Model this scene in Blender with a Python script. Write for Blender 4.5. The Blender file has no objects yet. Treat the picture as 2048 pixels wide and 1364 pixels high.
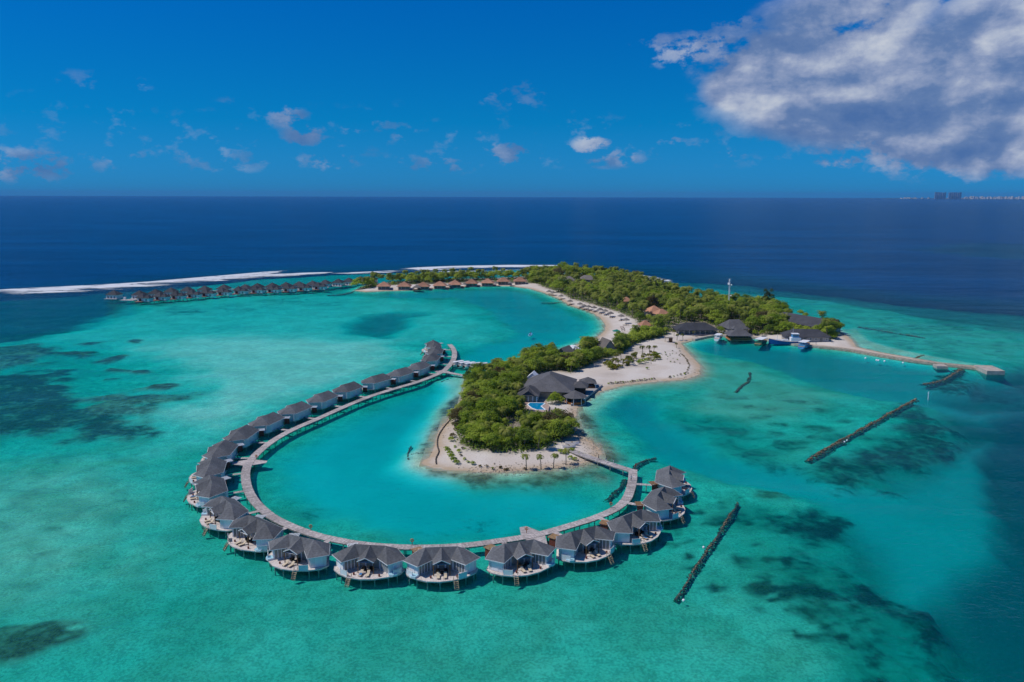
import bpy, bmesh, math, random
import numpy as np
from mathutils import Vector, Matrix, noise as mnoise

S = bpy.context.scene
COL = S.collection
R = math.radians
random.seed(7)

# ------------------------------------------------------------------ camera
CAM_H = 80.0                       # drone height above the water, metres
FOC = 1577.0                       # focal length in pixels of a 2048 wide picture (28 mm equivalent)
PITCH = math.atan((682 - 389) / FOC)
ROLL = R(0.15)
cam_data = bpy.data.cameras.new('camera')
cam_data.sensor_width = 36.0
cam_data.lens = 36.0 * FOC / 2048
cam_data.clip_start = 1.0
cam_data.clip_end = 90000.0
cam = bpy.data.objects.new('camera', cam_data)
cam.location = (0, 0, CAM_H)
cam.rotation_euler = (Matrix.Rotation(math.pi / 2 - PITCH, 3, 'X') @ Matrix.Rotation(ROLL, 3, 'Z')).to_euler()
COL.objects.link(cam)
S.camera = cam
CAM_M = cam.rotation_euler.to_matrix()
CAM_MI = CAM_M.inverted()

# ------------------------------------------------------------------ light and exposure
SUN_EL, SUN_AZ = R(56), R(263)     # azimuth clockwise from +Y (the viewing direction): the sun stands on the left
S.view_settings.view_transform = 'Standard'
S.view_settings.look = 'None'
S.view_settings.exposure = -0.25
S.view_settings.gamma = 1.0
S.cycles.max_bounces = 6
S.cycles.diffuse_bounces = 3
S.cycles.glossy_bounces = 2
S.cycles.transmission_bounces = 2
S.cycles.transparent_max_bounces = 8
S.cycles.volume_bounces = 0
S.cycles.use_denoising = True
S.cycles.use_adaptive_sampling = True
S.cycles.adaptive_threshold = 0.02

sun_data = bpy.data.lights.new('sun', 'SUN')
sun_data.energy = 3.6
sun_data.angle = R(0.5)
sun_data.color = (1.0, 0.95, 0.88)
sun = bpy.data.objects.new('sun', sun_data)
sdir = Vector((math.sin(SUN_AZ) * math.cos(SUN_EL), math.cos(SUN_AZ) * math.cos(SUN_EL), math.sin(SUN_EL)))
sun.rotation_euler = (-sdir).to_track_quat('-Z', 'Y').to_euler()
COL.objects.link(sun)


class NT:
    """small helper for building node trees"""
    def __init__(self, tree):
        self.t = tree
        self.n = tree.nodes
        self.l = tree.links

    def put(self, sock, v):
        if v is None:
            return
        if isinstance(v, bpy.types.NodeSocket):
            self.l.new(v, sock)
        else:
            try:
                sock.default_value = v
            except Exception:
                sock.default_value = tuple(v) + (1.0,)

    def node(self, typ, ins=None, **props):
        nd = self.n.new(typ)
        for k, v in props.items():
            setattr(nd, k, v)
        for k, v in (ins or {}).items():
            self.put(nd.inputs[k], v)
        return nd

    def math(self, op, a, b=None, c=None, clamp=False):
        nd = self.node('ShaderNodeMath', operation=op, use_clamp=clamp)
        for i, v in enumerate((a, b, c)):
            self.put(nd.inputs[i], v)
        return nd.outputs[0]

    def vmath(self, op, a, b=None):
        nd = self.node('ShaderNodeVectorMath', operation=op)
        self.put(nd.inputs[0], a)
        if b is not None:
            self.put(nd.inputs['Scale' if op == 'SCALE' else 1], b)
        return nd.outputs['Value' if op in ('DOT_PRODUCT', 'LENGTH') else 'Vector']

    def mix(self, f, a, b, blend='MIX'):
        nd = self.node('ShaderNodeMix', data_type='RGBA', blend_type=blend)
        self.put(nd.inputs[0], f)
        self.put(nd.inputs[6], a)
        self.put(nd.inputs[7], b)
        return nd.outputs[2]

    def noise(self, vec, scale, detail=3.0, rough=0.55, dist=0.0, dim='3D', col=False):
        nd = self.node('ShaderNodeTexNoise', {'Vector': vec, 'Scale': scale, 'Detail': detail, 'Roughness': rough, 'Distortion': dist}, noise_dimensions=dim)
        return nd.outputs['Color' if col else 0]

    def ss(self, x, lo, hi, a=0.0, b=1.0):
        nd = self.node('ShaderNodeMapRange', {0: x, 1: lo, 2: hi, 3: a, 4: b}, interpolation_type='SMOOTHSTEP')
        return nd.outputs[0]

    def ramp(self, x, stops, interp='LINEAR'):
        nd = self.node('ShaderNodeValToRGB', {0: x})
        cr = nd.color_ramp
        cr.interpolation = interp
        while len(cr.elements) < len(stops):
            cr.elements.new(0.5)
        for e, (p, c) in zip(cr.elements, stops):
            e.position = p
            e.color = tuple(c) + (1.0,) if len(c) == 3 else c
        return nd.outputs[0]

    def xyz(self, x=0.0, y=0.0, z=0.0):
        nd = self.node('ShaderNodeCombineXYZ', {0: x, 1: y, 2: z})
        return nd.outputs[0]


# ------------------------------------------------------------------ world: sky and clouds
W = bpy.data.worlds.new('World')
S.world = W
W.use_nodes = True
W.cycles.sampling_method = 'NONE'
W.node_tree.nodes.clear()
T = NT(W.node_tree)
sky = T.node('ShaderNodeTexSky', sky_type='NISHITA', sun_disc=False, sun_elevation=SUN_EL, sun_rotation=SUN_AZ,
             altitude=80.0, air_density=1.0, dust_density=0.3, ozone_density=4.0)
dirv = T.node('ShaderNodeTexCoord').outputs['Generated']
sep = T.node('ShaderNodeSeparateXYZ', {0: dirv})
az = T.math('ARCTAN2', sep.outputs[0], sep.outputs[1])
el = T.math('ARCSINE', sep.outputs[2])
# the photograph's deep polarised blue, laid over the brightness of the sky model
lum = T.node('ShaderNodeRGBToBW', {0: sky.outputs[0]}).outputs[0]
tint = T.ramp(T.math('DIVIDE', el, R(90), clamp=True), [(0.0, (0.050, 0.46, 1.00)), (0.055, (0.004, 0.49, 1.24)), (0.145, (0.0, 0.48, 1.80)), (0.4, (0.01, 0.42, 1.75)), (1.0, (0.02, 0.38, 1.6))])
skyc = T.vmath('SCALE', tint, lum)


def px_dir(x, y):
    d = CAM_M @ Vector(((x - 1024) / FOC, -(y - 682) / FOC, -1.0))
    d.normalize()
    return math.atan2(d.x, d.y), math.asin(d.z)


P = T.xyz(az, T.math('MULTIPLY', el, 1.7), 0.0)
warp = T.noise(P, 9.0, 3, 0.5, 0, '2D', True)
Pw = T.vmath('ADD', P, T.vmath('SCALE', T.vmath('SUBTRACT', warp, (0.5, 0.5, 0.5)), 0.022))


def fbm(vec):
    big = T.noise(vec, 8.5, 7, 0.57, 0.0, '2D')
    return big


n0 = fbm(Pw)
n1 = fbm(T.vmath('ADD', Pw, (-0.016, 0.030, 0)))
n2 = T.noise(T.vmath('ADD', Pw, (-0.03, 0.045, 0)), 6.0, 4, 0.55, 0, '2D')


nS = T.noise(P, 30.0, 5, 0.62, 0.0, '2D')


def blob(x, y, rx, ry, amp):
    a, e = px_dir(x, y)
    dx = T.math('DIVIDE', T.math('SUBTRACT', az, a), rx / FOC)
    dy = T.math('DIVIDE', T.math('SUBTRACT', el, e), ry / FOC)
    r2 = T.math('ADD', T.math('MULTIPLY', dx, dx), T.math('MULTIPLY', dy, dy))
    return T.math('MULTIPLY', T.ss(r2, 1.0, 0.0), amp)


def maxall(lst):
    o = lst[0]
    for b in lst[1:]:
        o = T.math('MAXIMUM', o, b)
    return o


big = maxall([blob(*b) for b in (
    (1760, 175, 380, 150, 1.25), (1960, 225, 340, 150, 1.25), (1640, 120, 290, 95, 1.1), (1980, 70, 180, 100, .90),
    (1500, 175, 120, 70, 1.15), (1700, 40, 220, 85, .90), (1720, 290, 160, 40, .72), (1960, 300, 190, 50, .8),
    (2300, 200, 300, 190, 1.0))])
small = maxall([blob(*b) for b in (
    (1440, 100, 190, 50, .80), (1330, 88, 90, 28, .62), (1500, 62, 120, 44, .66), (578, 236, 58, 32, .78), (607, 270, 62, 34, .85), (1025, 306, 92, 32, .80), (1183, 292, 56, 28, .92), (1225, 318, 90, 26, .74),
    (45, 330, 130, 42, .80), (1680, 318, 60, 26, .86), (1780, 322, 55, 26, .82), (1335, 280, 50, 16, .62), (1395, 302, 42, 20, .62),
    (1460, 310, 42, 20, .66), (655, 322, 90, 26, .58), (870, 330, 110, 32, .60), (440, 320, 150, 34, .50), (220, 320, 160, 30, .52),
    (1950, 325, 90, 26, .78), (490, 205, 70, 20, .42), (1030, 190, 130, 40, .42), (760, 262, 120, 30, .5), (190, 165, 130, 30, .36))])
# low fair weather cloud all round the horizon, as in view
band = T.math('MULTIPLY', T.math('MULTIPLY', T.ss(el, R(0.8), R(2.6)), T.ss(el, R(9), R(3.2))), 0.30)
elsewhere = T.math('MULTIPLY', T.ss(T.noise(P, 1.6, 2, 0.5, 0, '2D'), 0.50, 0.72), T.ss(T.math('ABSOLUTE', az), R(36), R(52)))
elsewhere = T.math('MULTIPLY', elsewhere, T.ss(el, R(35), R(10)))
mask = T.math('MAXIMUM', big, elsewhere)
little = T.math('MAXIMUM', small, band)
dens = T.math('ADD', mask, T.math('MULTIPLY', T.math('SUBTRACT', n0, 0.5), 1.9))
dens = T.math('ADD', dens, T.math('MULTIPLY', T.math('SUBTRACT', nS, 0.5), 0.75))
cover = T.ss(dens, 0.36, 0.64)
cover = T.math('MULTIPLY', cover, T.ss(mask, 0.12, 0.34))
thin = T.math('MULTIPLY', cover, T.ss(mask, 0.20, 0.95, 0.16, 0.98))
ld = T.math('ADD', little, T.math('MULTIPLY', T.math('SUBTRACT', nS, 0.5), 3.2))
lc = T.math('MULTIPLY', T.ss(ld, 0.42, 0.95), T.math('MULTIPLY', T.ss(little, 0.10, 0.40), T.ss(little, 0.3, 1.0, 0.22, 0.85)))
thin = T.math('MAXIMUM', thin, lc)
lit = T.math('ADD', 0.50, T.math('MULTIPLY', T.math('SUBTRACT', n0, n1), 1.8))  # sunlit and shaded cloud sides, painted into the sky colour from offset noise
lit = T.math('ADD', lit, T.math('MULTIPLY', T.math('SUBTRACT', 0.5, n2), 0.9))
lit = T.math('ADD', lit, T.math('MULTIPLY', T.math('SUBTRACT', nS, 0.5), 0.35))
lit = T.math('ADD', lit, T.ss(el, R(2), R(9), -0.04, 0.06), clamp=True)
ccol = T.ramp(lit, [(0.0, (0.085, 0.185, 0.44)), (0.35, (0.15, 0.25, 0.49)), (0.62, (0.32, 0.40, 0.61)), (0.80, (0.48, 0.55, 0.71)), (1.0, (0.64, 0.69, 0.79))])
SKY_STRENGTH = 0.10
ccol = T.vmath('SCALE', ccol, 1.0 / SKY_STRENGTH * 1.0)
final = T.mix(thin, skyc, ccol)
bg = T.node('ShaderNodeBackground', {'Color': final, 'Strength': SKY_STRENGTH})
wo = T.node('ShaderNodeOutputWorld', {'Surface': bg.outputs[0]})


# ------------------------------------------------------------------ helpers
def G(x, y, z=0.0):
    """the place on the level z that the photograph shows at picture point (x, y) of 2048 x 1364"""
    d = CAM_M @ Vector(((x - 1024) / FOC, -(y - 682) / FOC, -1.0))
    k = (z - CAM_H) / d.z
    return Vector((d.x * k, d.y * k, z))


def proj(p):
    q = CAM_MI @ (Vector(p) - Vector((0, 0, CAM_H)))
    return 1024 + q.x / -q.z * FOC, 682 - q.y / -q.z * FOC


def GL(pts, z=0.0):
    return [G(x, y, z) for x, y in pts]


def link(o, parent=None):
    COL.objects.link(o)
    if parent is not None:
        o.parent = parent
    return o


def tag(o, label=None, cat=None, group=None, kind=None):
    if label:
        o['label'] = label
    if cat:
        o['category'] = cat
    if group:
        o['group'] = group
    if kind:
        o['kind'] = kind
    return o


def empty(name, loc, rz=0.0, label=None, cat=None, group=None):
    o = bpy.data.objects.new(name, None)
    o.empty_display_size = 0.5
    o.location = loc
    o.rotation_euler = (0, 0, rz)
    COL.objects.link(o)
    tag(o, label, cat, group)
    return o


class MB:
    """collects shapes into one mesh"""
    def __init__(self):
        self.v, self.f, self.m = [], [], []

    def poly(self, pts, mi=0):
        n = len(self.v)
        self.v += [tuple(p) for p in pts]
        self.f.append(tuple(range(n, n + len(pts))))
        self.m.append(mi)

    def box(self, c, s, rz=0.0, mi=0):
        cx, cy, cz = c
        hx, hy, hz = s[0] / 2, s[1] / 2, s[2] / 2
        ca, sa = math.cos(rz), math.sin(rz)
        n = len(self.v)
        for dz in (-hz, hz):
            for dx, dy in ((-hx, -hy), (hx, -hy), (hx, hy), (-hx, hy)):
                self.v.append((cx + dx * ca - dy * sa, cy + dx * sa + dy * ca, cz + dz))
        for f in ((3, 2, 1, 0), (4, 5, 6, 7), (0, 1, 5, 4), (1, 2, 6, 5), (2, 3, 7, 6), (3, 0, 4, 7)):
            self.f.append(tuple(n + i for i in f))
            self.m.append(mi)

    def bar(self, a, b, w, h, mi=0, up=(0, 0, 1)):
        a, b = Vector(a), Vector(b)
        d = (b - a).normalized()
        s = d.cross(Vector(up))
        if s.length < 1e-4:
            s = Vector((1, 0, 0))
        s.normalize()
        u = s.cross(d).normalized()
        n = len(self.v)
        for p in (a, b):
            for k, l in ((-1, -1), (1, -1), (1, 1), (-1, 1)):
                self.v.append(tuple(p + s * (k * w / 2) + u * (l * h / 2)))
        for f in ((3, 2, 1, 0), (4, 5, 6, 7), (0, 1, 5, 4), (1, 2, 6, 5), (2, 3, 7, 6), (3, 0, 4, 7)):
            self.f.append(tuple(n + i for i in f))
            self.m.append(mi)

    def tube(self, pts, radii, sides=6, mi=0, cap=True):
        n0 = len(self.v)
        pts = [Vector(p) for p in pts]
        for i, p in enumerate(pts):
            d = (pts[min(i + 1, len(pts) - 1)] - pts[max(i - 1, 0)]).normalized()
            s = d.cross(Vector((0.13, 1, 0.21))).normalized()
            u = s.cross(d)
            r = radii[i] if hasattr(radii, '__len__') else radii
            for k in range(sides):
                a = 2 * math.pi * k / sides
                self.v.append(tuple(p + (s * math.cos(a) + u * math.sin(a)) * r))
        for i in range(len(pts) - 1):
            for k in range(sides):
                a, b = n0 + i * sides + k, n0 + i * sides + (k + 1) % sides
                self.f.append((a, b, b + sides, a + sides))
                self.m.append(mi)
        if cap:
            self.f.append(tuple(n0 + k for k in reversed(range(sides))))
            self.f.append(tuple(n0 + (len(pts) - 1) * sides + k for k in range(sides)))
            self.m += [mi, mi]

    def prism(self, pts, z0, z1, mi=0, top=None):
        n = len(pts)
        b = len(self.v)
        self.v += [(p[0], p[1], z0) for p in pts] + [(p[0], p[1], z1) for p in pts]
        self.f.append(tuple(reversed(range(b, b + n))))
        self.m.append(mi)
        self.f.append(tuple(range(b + n, b + 2 * n)))
        self.m.append(mi if top is None else top)
        for i in range(n):
            j = (i + 1) % n
            self.f.append((b + i, b + j, b + n + j, b + n + i))
            self.m.append(mi)

    def rock(self, c, r, rnd, mi=0):
        """an uneven stone"""
        n = len(self.v)
        base = [(0, 0, 1), (.89, 0, .45), (.28, .85, .45), (-.72, .53, .45), (-.72, -.53, .45), (.28, -.85, .45),
                (.72, .53, -.45), (-.28, .85, -.45), (-.89, 0, -.45), (-.28, -.85, -.45), (.72, -.53, -.45), (0, 0, -1)]
        ang = rnd.uniform(0, 6.28)
        ca, sa = math.cos(ang), math.sin(ang)
        sx, sy, sz = rnd.uniform(.7, 1.25), rnd.uniform(.7, 1.25), rnd.uniform(.5, .85)
        for x, y, z in base:
            k = r * rnd.uniform(.75, 1.2)
            x, y = x * sx, y * sy
            self.v.append((c[0] + (x * ca - y * sa) * k, c[1] + (x * sa + y * ca) * k, c[2] + z * sz * k))
        for f in ((0, 1, 2), (0, 2, 3), (0, 3, 4), (0, 4, 5), (0, 5, 1), (1, 6, 2), (2, 7, 3), (3, 8, 4), (4, 9, 5), (5, 10, 1),
                  (2, 6, 7), (3, 7, 8), (4, 8, 9), (5, 9, 10), (1, 10, 6), (11, 7, 6), (11, 8, 7), (11, 9, 8), (11, 10, 9), (11, 6, 10)):
            self.f.append(tuple(n + i for i in f))
            self.m.append(mi)

    def mesh(self, name, mats, smooth=False):
        me = bpy.data.meshes.new(name)
        me.from_pydata(self.v, [], self.f)
        if not isinstance(mats, (list, tuple)):
            mats = [mats]
        for m in mats:
            me.materials.append(m)
        if len(mats) > 1:
            me.polygons.foreach_set('material_index', self.m)
        if smooth:
            me.shade_smooth()
        me.update()
        return me

    def build(self, name, mats, parent=None, smooth=False):
        return link(bpy.data.objects.new(name, self.mesh(name, mats, smooth)), parent)


def put(name, mesh, parent=None, loc=(0, 0, 0), rz=0.0, sc=1.0):
    o = bpy.data.objects.new(name, mesh)
    o.location = loc
    o.rotation_euler = (0, 0, rz)
    if sc != 1.0:
        o.scale = (sc, sc, sc) if not hasattr(sc, '__len__') else sc
    return link(o, parent)


# ------------------------------------------------------------------ materials
def mat(name):
    m = bpy.data.materials.new(name)
    m.use_nodes = True
    m.node_tree.nodes.clear()
    t = NT(m.node_tree)
    return m, t


def finish(t, color, rough=0.8, bump=None, bstr=0.3, bdist=0.05, spec=0.3, metal=0.0):
    ins = {'Base Color': color, 'Roughness': rough, 'Metallic': metal, 'Specular IOR Level': spec}
    p = t.node('ShaderNodeBsdfPrincipled', ins)
    if bump is not None:
        b = t.node('ShaderNodeBump', {'Height': bump, 'Strength': bstr, 'Distance': bdist})
        t.l.new(b.outputs[0], p.inputs['Normal'])
    t.node('ShaderNodeOutputMaterial', {'Surface': p.outputs[0]})
    return p


def plain(name, c, rough=0.7, var=0.25, scale=1.5, spec=0.3, dirt=None):
    """painted or weathered surface with uneven tone"""
    m, t = mat(name)
    co = t.node('ShaderNodeTexCoord').outputs['Object']
    n = t.noise(co, scale, 5, 0.6)
    f = t.ss(n, 0.3, 0.7, 1.0 - var, 1.0 + var * 0.5)
    col = t.vmath('SCALE', (c[0], c[1], c[2]), f)
    if dirt:
        d = t.ss(t.noise(co, scale * 0.4, 4, 0.6), 0.52, 0.72, 0.0, 0.6)
        col = t.mix(d, col, tuple(dirt) + (1,))
    finish(t, col, rough, n, 0.2, 0.02, spec)
    return m


# ------------------------------------------------------------------ terrain: depths under and heights over the water
def vnoise(x, y, seed=0):
    xi, yi = np.floor(x).astype(np.int64), np.floor(y).astype(np.int64)
    xf, yf = x - xi, y - yi

    def h(a, b):
        n = (a * 374761393 + b * 668265263 + seed * 974711) & 0x7fffffff
        n = ((n ^ (n >> 13)) * 1274126177) & 0x7fffffff
        return ((n ^ (n >> 16)) & 0xffff) / 65535.0
    u, v = xf * xf * (3 - 2 * xf), yf * yf * (3 - 2 * yf)
    return (h(xi, yi) * (1 - u) + h(xi + 1, yi) * u) * (1 - v) + (h(xi, yi + 1) * (1 - u) + h(xi + 1, yi + 1) * u) * v


def vfbm(x, y, seed=0, oct=4):
    o, a, s = 0.0, 0.5, 0.0
    for i in range(oct):
        o = o + a * vnoise(x * 2 ** i, y * 2 ** i, seed + i * 17)
        s += a
        a *= 0.5
    return o / s


def sdf(px, py, poly):
    """signed distance, positive inside; metres"""
    q = np.array([(p[0], p[1]) for p in poly])
    d2 = np.full(px.shape, 1e18)
    ins = np.zeros(px.shape, bool)
    n = len(q)
    for i in range(n):
        ax, ay = q[i]
        bx, by = q[(i + 1) % n]
        ex, ey = bx - ax, by - ay
        wx, wy = px - ax, py - ay
        k = np.clip((wx * ex + wy * ey) / (ex * ex + ey * ey + 1e-9), 0, 1)
        d2 = np.minimum(d2, (wx - ex * k) ** 2 + (wy - ey * k) ** 2)
        c = ((ay > py) != (by > py)) & (px < ex * (py - ay) / (ey if abs(ey) > 1e-9 else 1e-9) + ax)
        ins ^= c
    return np.where(ins, np.sqrt(d2), -np.sqrt(d2))


def sstep(x, lo, hi):
    k = np.clip((x - lo) / (hi - lo), 0, 1)
    return k * k * (3 - 2 * k)


LAND = [(938, 752), (931, 786), (917, 818), (897, 838), (877, 868), (873, 891), (862, 912), (845, 926), (873, 936), (927, 941), (990, 943), (1054, 940),
        (1117, 935), (1165, 927), (1190, 919), (1200, 907), (1190, 891), (1168, 875), (1152, 859), (1147, 837), (1152, 818), (1168, 799),
        (1197, 783), (1244, 770), (1308, 763), (1371, 758), (1396, 749), (1399, 733), (1384, 716), (1368, 698), (1359, 686), (1387, 679),
        (1416, 673), (1428, 670), (1459, 672), (1505, 674), (1555, 683), (1621, 691), (1640, 693), (1700, 700), (1760, 711), (1819, 720),
        (1879, 727.5), (1960, 736), (1968, 734), (1879, 725.5), (1829, 717), (1760, 705), (1712, 694), (1700, 678), (1688, 668), (1676, 662), (1660, 655),
        (1630, 641), (1585, 629), (1550, 619), (1490, 613), (1430, 604), (1400, 601), (1352, 592), (1310, 572), (1260, 557), (1150, 546),
        (1080, 551), (1000, 556), (850, 560), (740, 568), (712, 581), (731, 583.4), (774, 581.4), (821, 580.4), (866, 577), (915, 574), (973, 572),
        (1022, 572), (1061, 577), (1090, 585.5), (1121, 598), (1141, 610.5), (1169, 619), (1189, 627), (1203, 636.5), (1212, 649), (1212, 661),
        (1198, 673), (1176, 683), (1120, 701), (1060, 717), (1000, 737), (960, 750)]
LANDW = GL(LAND)

xs = np.arange(-800, 801, 2.2)
ys = [88.0]
while ys[-1] < 1700:
    ys.append(ys[-1] + 1.5 + (ys[-1] - 88) * 0.0033)
ys = np.array(ys)
GX, GY = np.meshgrid(xs, ys)
wx = (vfbm(GX / 26, GY / 26, 3) - 0.5) * 2
wy = (vfbm(GX / 26, GY / 26, 9) - 0.5) * 2
wx2 = (vfbm(GX / 7, GY / 7, 13, 3) - 0.5) * 2
wy2 = (vfbm(GX / 7, GY / 7, 19, 3) - 0.5) * 2
f1 = vfbm(GX / 9, GY / 9, 21)
f2 = vfbm(GX / 45, GY / 45, 33)
f3 = vfbm(GX / 4.5, GY / 4.5, 55, 3)
depth = np.full(GX.shape, 40.0)
coral = np.zeros(GX.shape)      # dark coral and seagrass
algae = np.zeros(GX.shape)      # olive or brown growth on stones and shallows
clean = np.zeros(GX.shape)      # bare white sand without growth
sdl = sdf(GX, GY, LANDW)


def zone(poly, d=None, fe=8.0, warp=6.0, cor=None, alg=None, w=1.0, rag=0.0, cl=None):
    """a stretch of the sea floor with its own depth and growth; fe = how soft its rim is in metres"""
    global depth, coral, algae, clean
    q = GL(poly)
    s = sdf(GX + wx * warp + wx2 * warp * .45, GY + wy * warp + wy2 * warp * .45, q) + (f1 - 0.5) * rag * 1.6
    k = sstep(s, -fe, fe) * w
    if d is not None:
        depth = depth * (1 - k) + d * k
    if cor is not None:
        coral = coral * (1 - k) + cor * k
    if alg is not None:
        algae = algae * (1 - k) + alg * k
    if cl is not None:
        clean = clean * (1 - k) + cl * k
    return k


OUT = [(-400, 1800), (-400, 690)]
# drop-off belts round the reef, then the flat itself
zone([(-500, 600), (0, 574), (300, 552), (580, 532), (900, 525), (1140, 519), (1400, 536), (1520, 548), (1700, 575), (1850, 590), (2100, 600), (2600, 640), (2900, 2600), (-1500, 2600)], 14, 70, 18)
zone([(-500, 612), (0, 586), (300, 566), (580, 543), (900, 535), (1140, 530), (1340, 556), (1450, 562), (1560, 575), (1700, 592), (1850, 612), (2100, 635), (2600, 660), (2900, 2600), (-1500, 2600)], 6.2, 36, 14)
zone([(-900, 740), (-200, 700), (0, 676), (120, 662), (215, 625), (228, 600), (300, 580), (500, 557), (700, 545), (900, 540), (1140, 534), (1340, 563), (1440, 574), (1600, 594), (1750, 612), (1850, 630), (2000, 648), (2140, 665), (2300, 700),
      (2200, 735), (2000, 742), (1990, 770), (1950, 800), (1940, 850), (1945, 900), (1850, 935), (1790, 962), (1830, 1010), (1735, 1045), (1752, 1062), (1690, 1095), (1675, 1120), (1725, 1142), (1770, 1150), (1810, 1190), (1860, 1235), (1920, 1300), (1985, 1364), (2100, 1600), (2100, 2400), (-1500, 2400)],
     2.1, 8, 6, cor=.13, alg=.05)
zone([(-900, 900), (300, 880), (700, 960), (1300, 1000), (1700, 1020), (2300, 1000), (2300, 2400), (-1500, 2400)], None, 45, 10, alg=.22)
zone([(1340, 554), (1450, 557), (1560, 568), (1700, 584), (1850, 600), (2100, 624), (2400, 645), (2300, 684), (2100, 662), (1850, 628), (1700, 606), (1560, 587), (1440, 574), (1345, 564)], 4.6, 55, 14)
# pale sand belts
zone([(240, 612), (500, 585), (720, 590), (900, 600), (985, 640), (1010, 672), (935, 690), (880, 678), (700, 700), (480, 700), (250, 690), (60, 680), (160, 650)], .92, 18, 14, w=.9, alg=0.04, cl=.30)
zone([(1400, 700), (1480, 716), (1600, 765), (1700, 790), (1600, 830), (1520, 860), (1440, 870), (1360, 800), (1390, 745)], .80, 12, 10, w=.9, cor=.22, alg=.46)
zone([(1640, 850), (1730, 800), (1790, 800), (1700, 850), (1620, 905), (1560, 905)], 1.6, 8, 6, w=.7)
zone([(200, 694), (420, 674), (640, 668), (850, 694), (810, 738), (700, 772), (560, 822), (430, 876), (330, 885), (290, 830), (370, 775), (280, 722)], .46, 24, 16, cor=.10, alg=.04, cl=.35, w=.95)
# far teal shoal in the open sea
zone([(1830, 500), (1900, 488), (2048, 480), (2300, 478), (2300, 515), (2048, 520), (1950, 515)], 6.5, 45, 30, w=.8)
# the deep corner at the left behind the flat
zone([(-400, 610), (0, 594), (150, 588), (225, 592), (238, 608), (205, 632), (110, 655), (0, 668), (-400, 700)], 6.8, 30, 14)
# right sea: darker step by step
zone([(2000, 742), (2300, 742), (2600, 2400), (2200, 2400), (1985, 1364), (1900, 1300), (1830, 1200), (1760, 1080), (1760, 990), (1860, 935), (1900, 880), (1960, 800)], 9.0, 18, 12, cl=0.6)
zone([(1985, 755), (2300, 750), (2800, 2400), (2300, 2400), (2030, 1364), (1965, 1250), (1930, 1130), (1930, 1000), (1960, 900), (1990, 830)], 11.0, 34, 10)
zone([(2040, 820), (2300, 800), (2800, 2400), (2350, 2400), (2080, 1400), (2035, 1300), (2010, 1150), (2010, 1000)], 13, 30, 8)
# harbour channel
zone([(1395, 684), (1440, 680), (1540, 688), (1640, 700), (1760, 716), (1880, 734), (1960, 744), (2040, 760), (2060, 800), (1990, 830), (1900, 815), (1834, 800), (1727, 786), (1660, 771), (1607, 752), (1543, 728), (1500, 715), (1440, 702), (1405, 698)], 4.8, 5, 4, cl=0.85, cor=0, alg=0)
zone([(1900, 752), (2060, 764), (2060, 800), (1960, 812), (1880, 790)], 8.5, 9, 6)
# blue pool east of the beach and its channel to the sea
zone([(1223, 823), (1240, 800), (1273, 789), (1308, 796), (1329, 831), (1371, 860), (1424, 903), (1503, 918), (1582, 932), (1635, 948), (1700, 962), (1790, 965), (1850, 935), (1990, 860), (2000, 1100), (1830, 1200), (1752, 1075), (1690, 1010), (1620, 982), (1503, 959), (1424, 944), (1345, 915), (1305, 889), (1265, 857)], 5.2, 5.5, 5, cl=0.9, cor=0, alg=0)
zone([(1235, 818), (1262, 800), (1295, 810), (1330, 850), (1390, 898), (1470, 925), (1440, 935), (1360, 908), (1290, 860)], 5.6, 4, 4)
# bay in front of the bungalows and the long beach
zone([(772, 586), (919, 578), (1012, 576.5), (1059, 588), (1106, 607), (1160, 634), (1182, 655), (1160, 674), (1090, 690), (1030, 705), (990, 722), (935, 722), (925, 706), (944, 694), (962, 686), (1010, 681), (1032, 663), (1018, 644), (990, 625), (965, 610), (928, 597), (912, 591), (794, 592.8)], 3.0, 5, 5, cl=0.9, cor=0, alg=0)
zone([(940, 588), (1010, 584), (1070, 606), (1120, 632), (1140, 655), (1090, 668), (1045, 660), (1030, 640), (985, 610)], 3.6, 14, 8)
zone([(703, 647), (747, 629), (794, 624), (850, 627), (812, 635), (806, 657), (762, 672), (719, 662)], 4.4, 9, 6, cl=0.4)
# still lagoon inside the ring of villas
zone([(905, 757), (890, 783), (884, 806), (862, 842), (844, 883), (812, 916), (826, 940), (880, 957), (950, 975), (1060, 972), (1140, 975), (1170, 992), (1120, 1020), (1000, 1050), (850, 1058), (730, 1040), (630, 1002), (570, 955), (575, 915), (640, 873), (730, 830), (810, 797), (868, 770)], 3.2, 7, 6, cl=1.0, cor=0, alg=0)
zone([(880, 800), (858, 840), (835, 885), (800, 925), (850, 965), (1000, 1000), (1080, 1010), (1010, 1040), (850, 1045), (700, 990), (640, 930), (700, 870), (800, 815)], 3.8, 8, 6)
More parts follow.
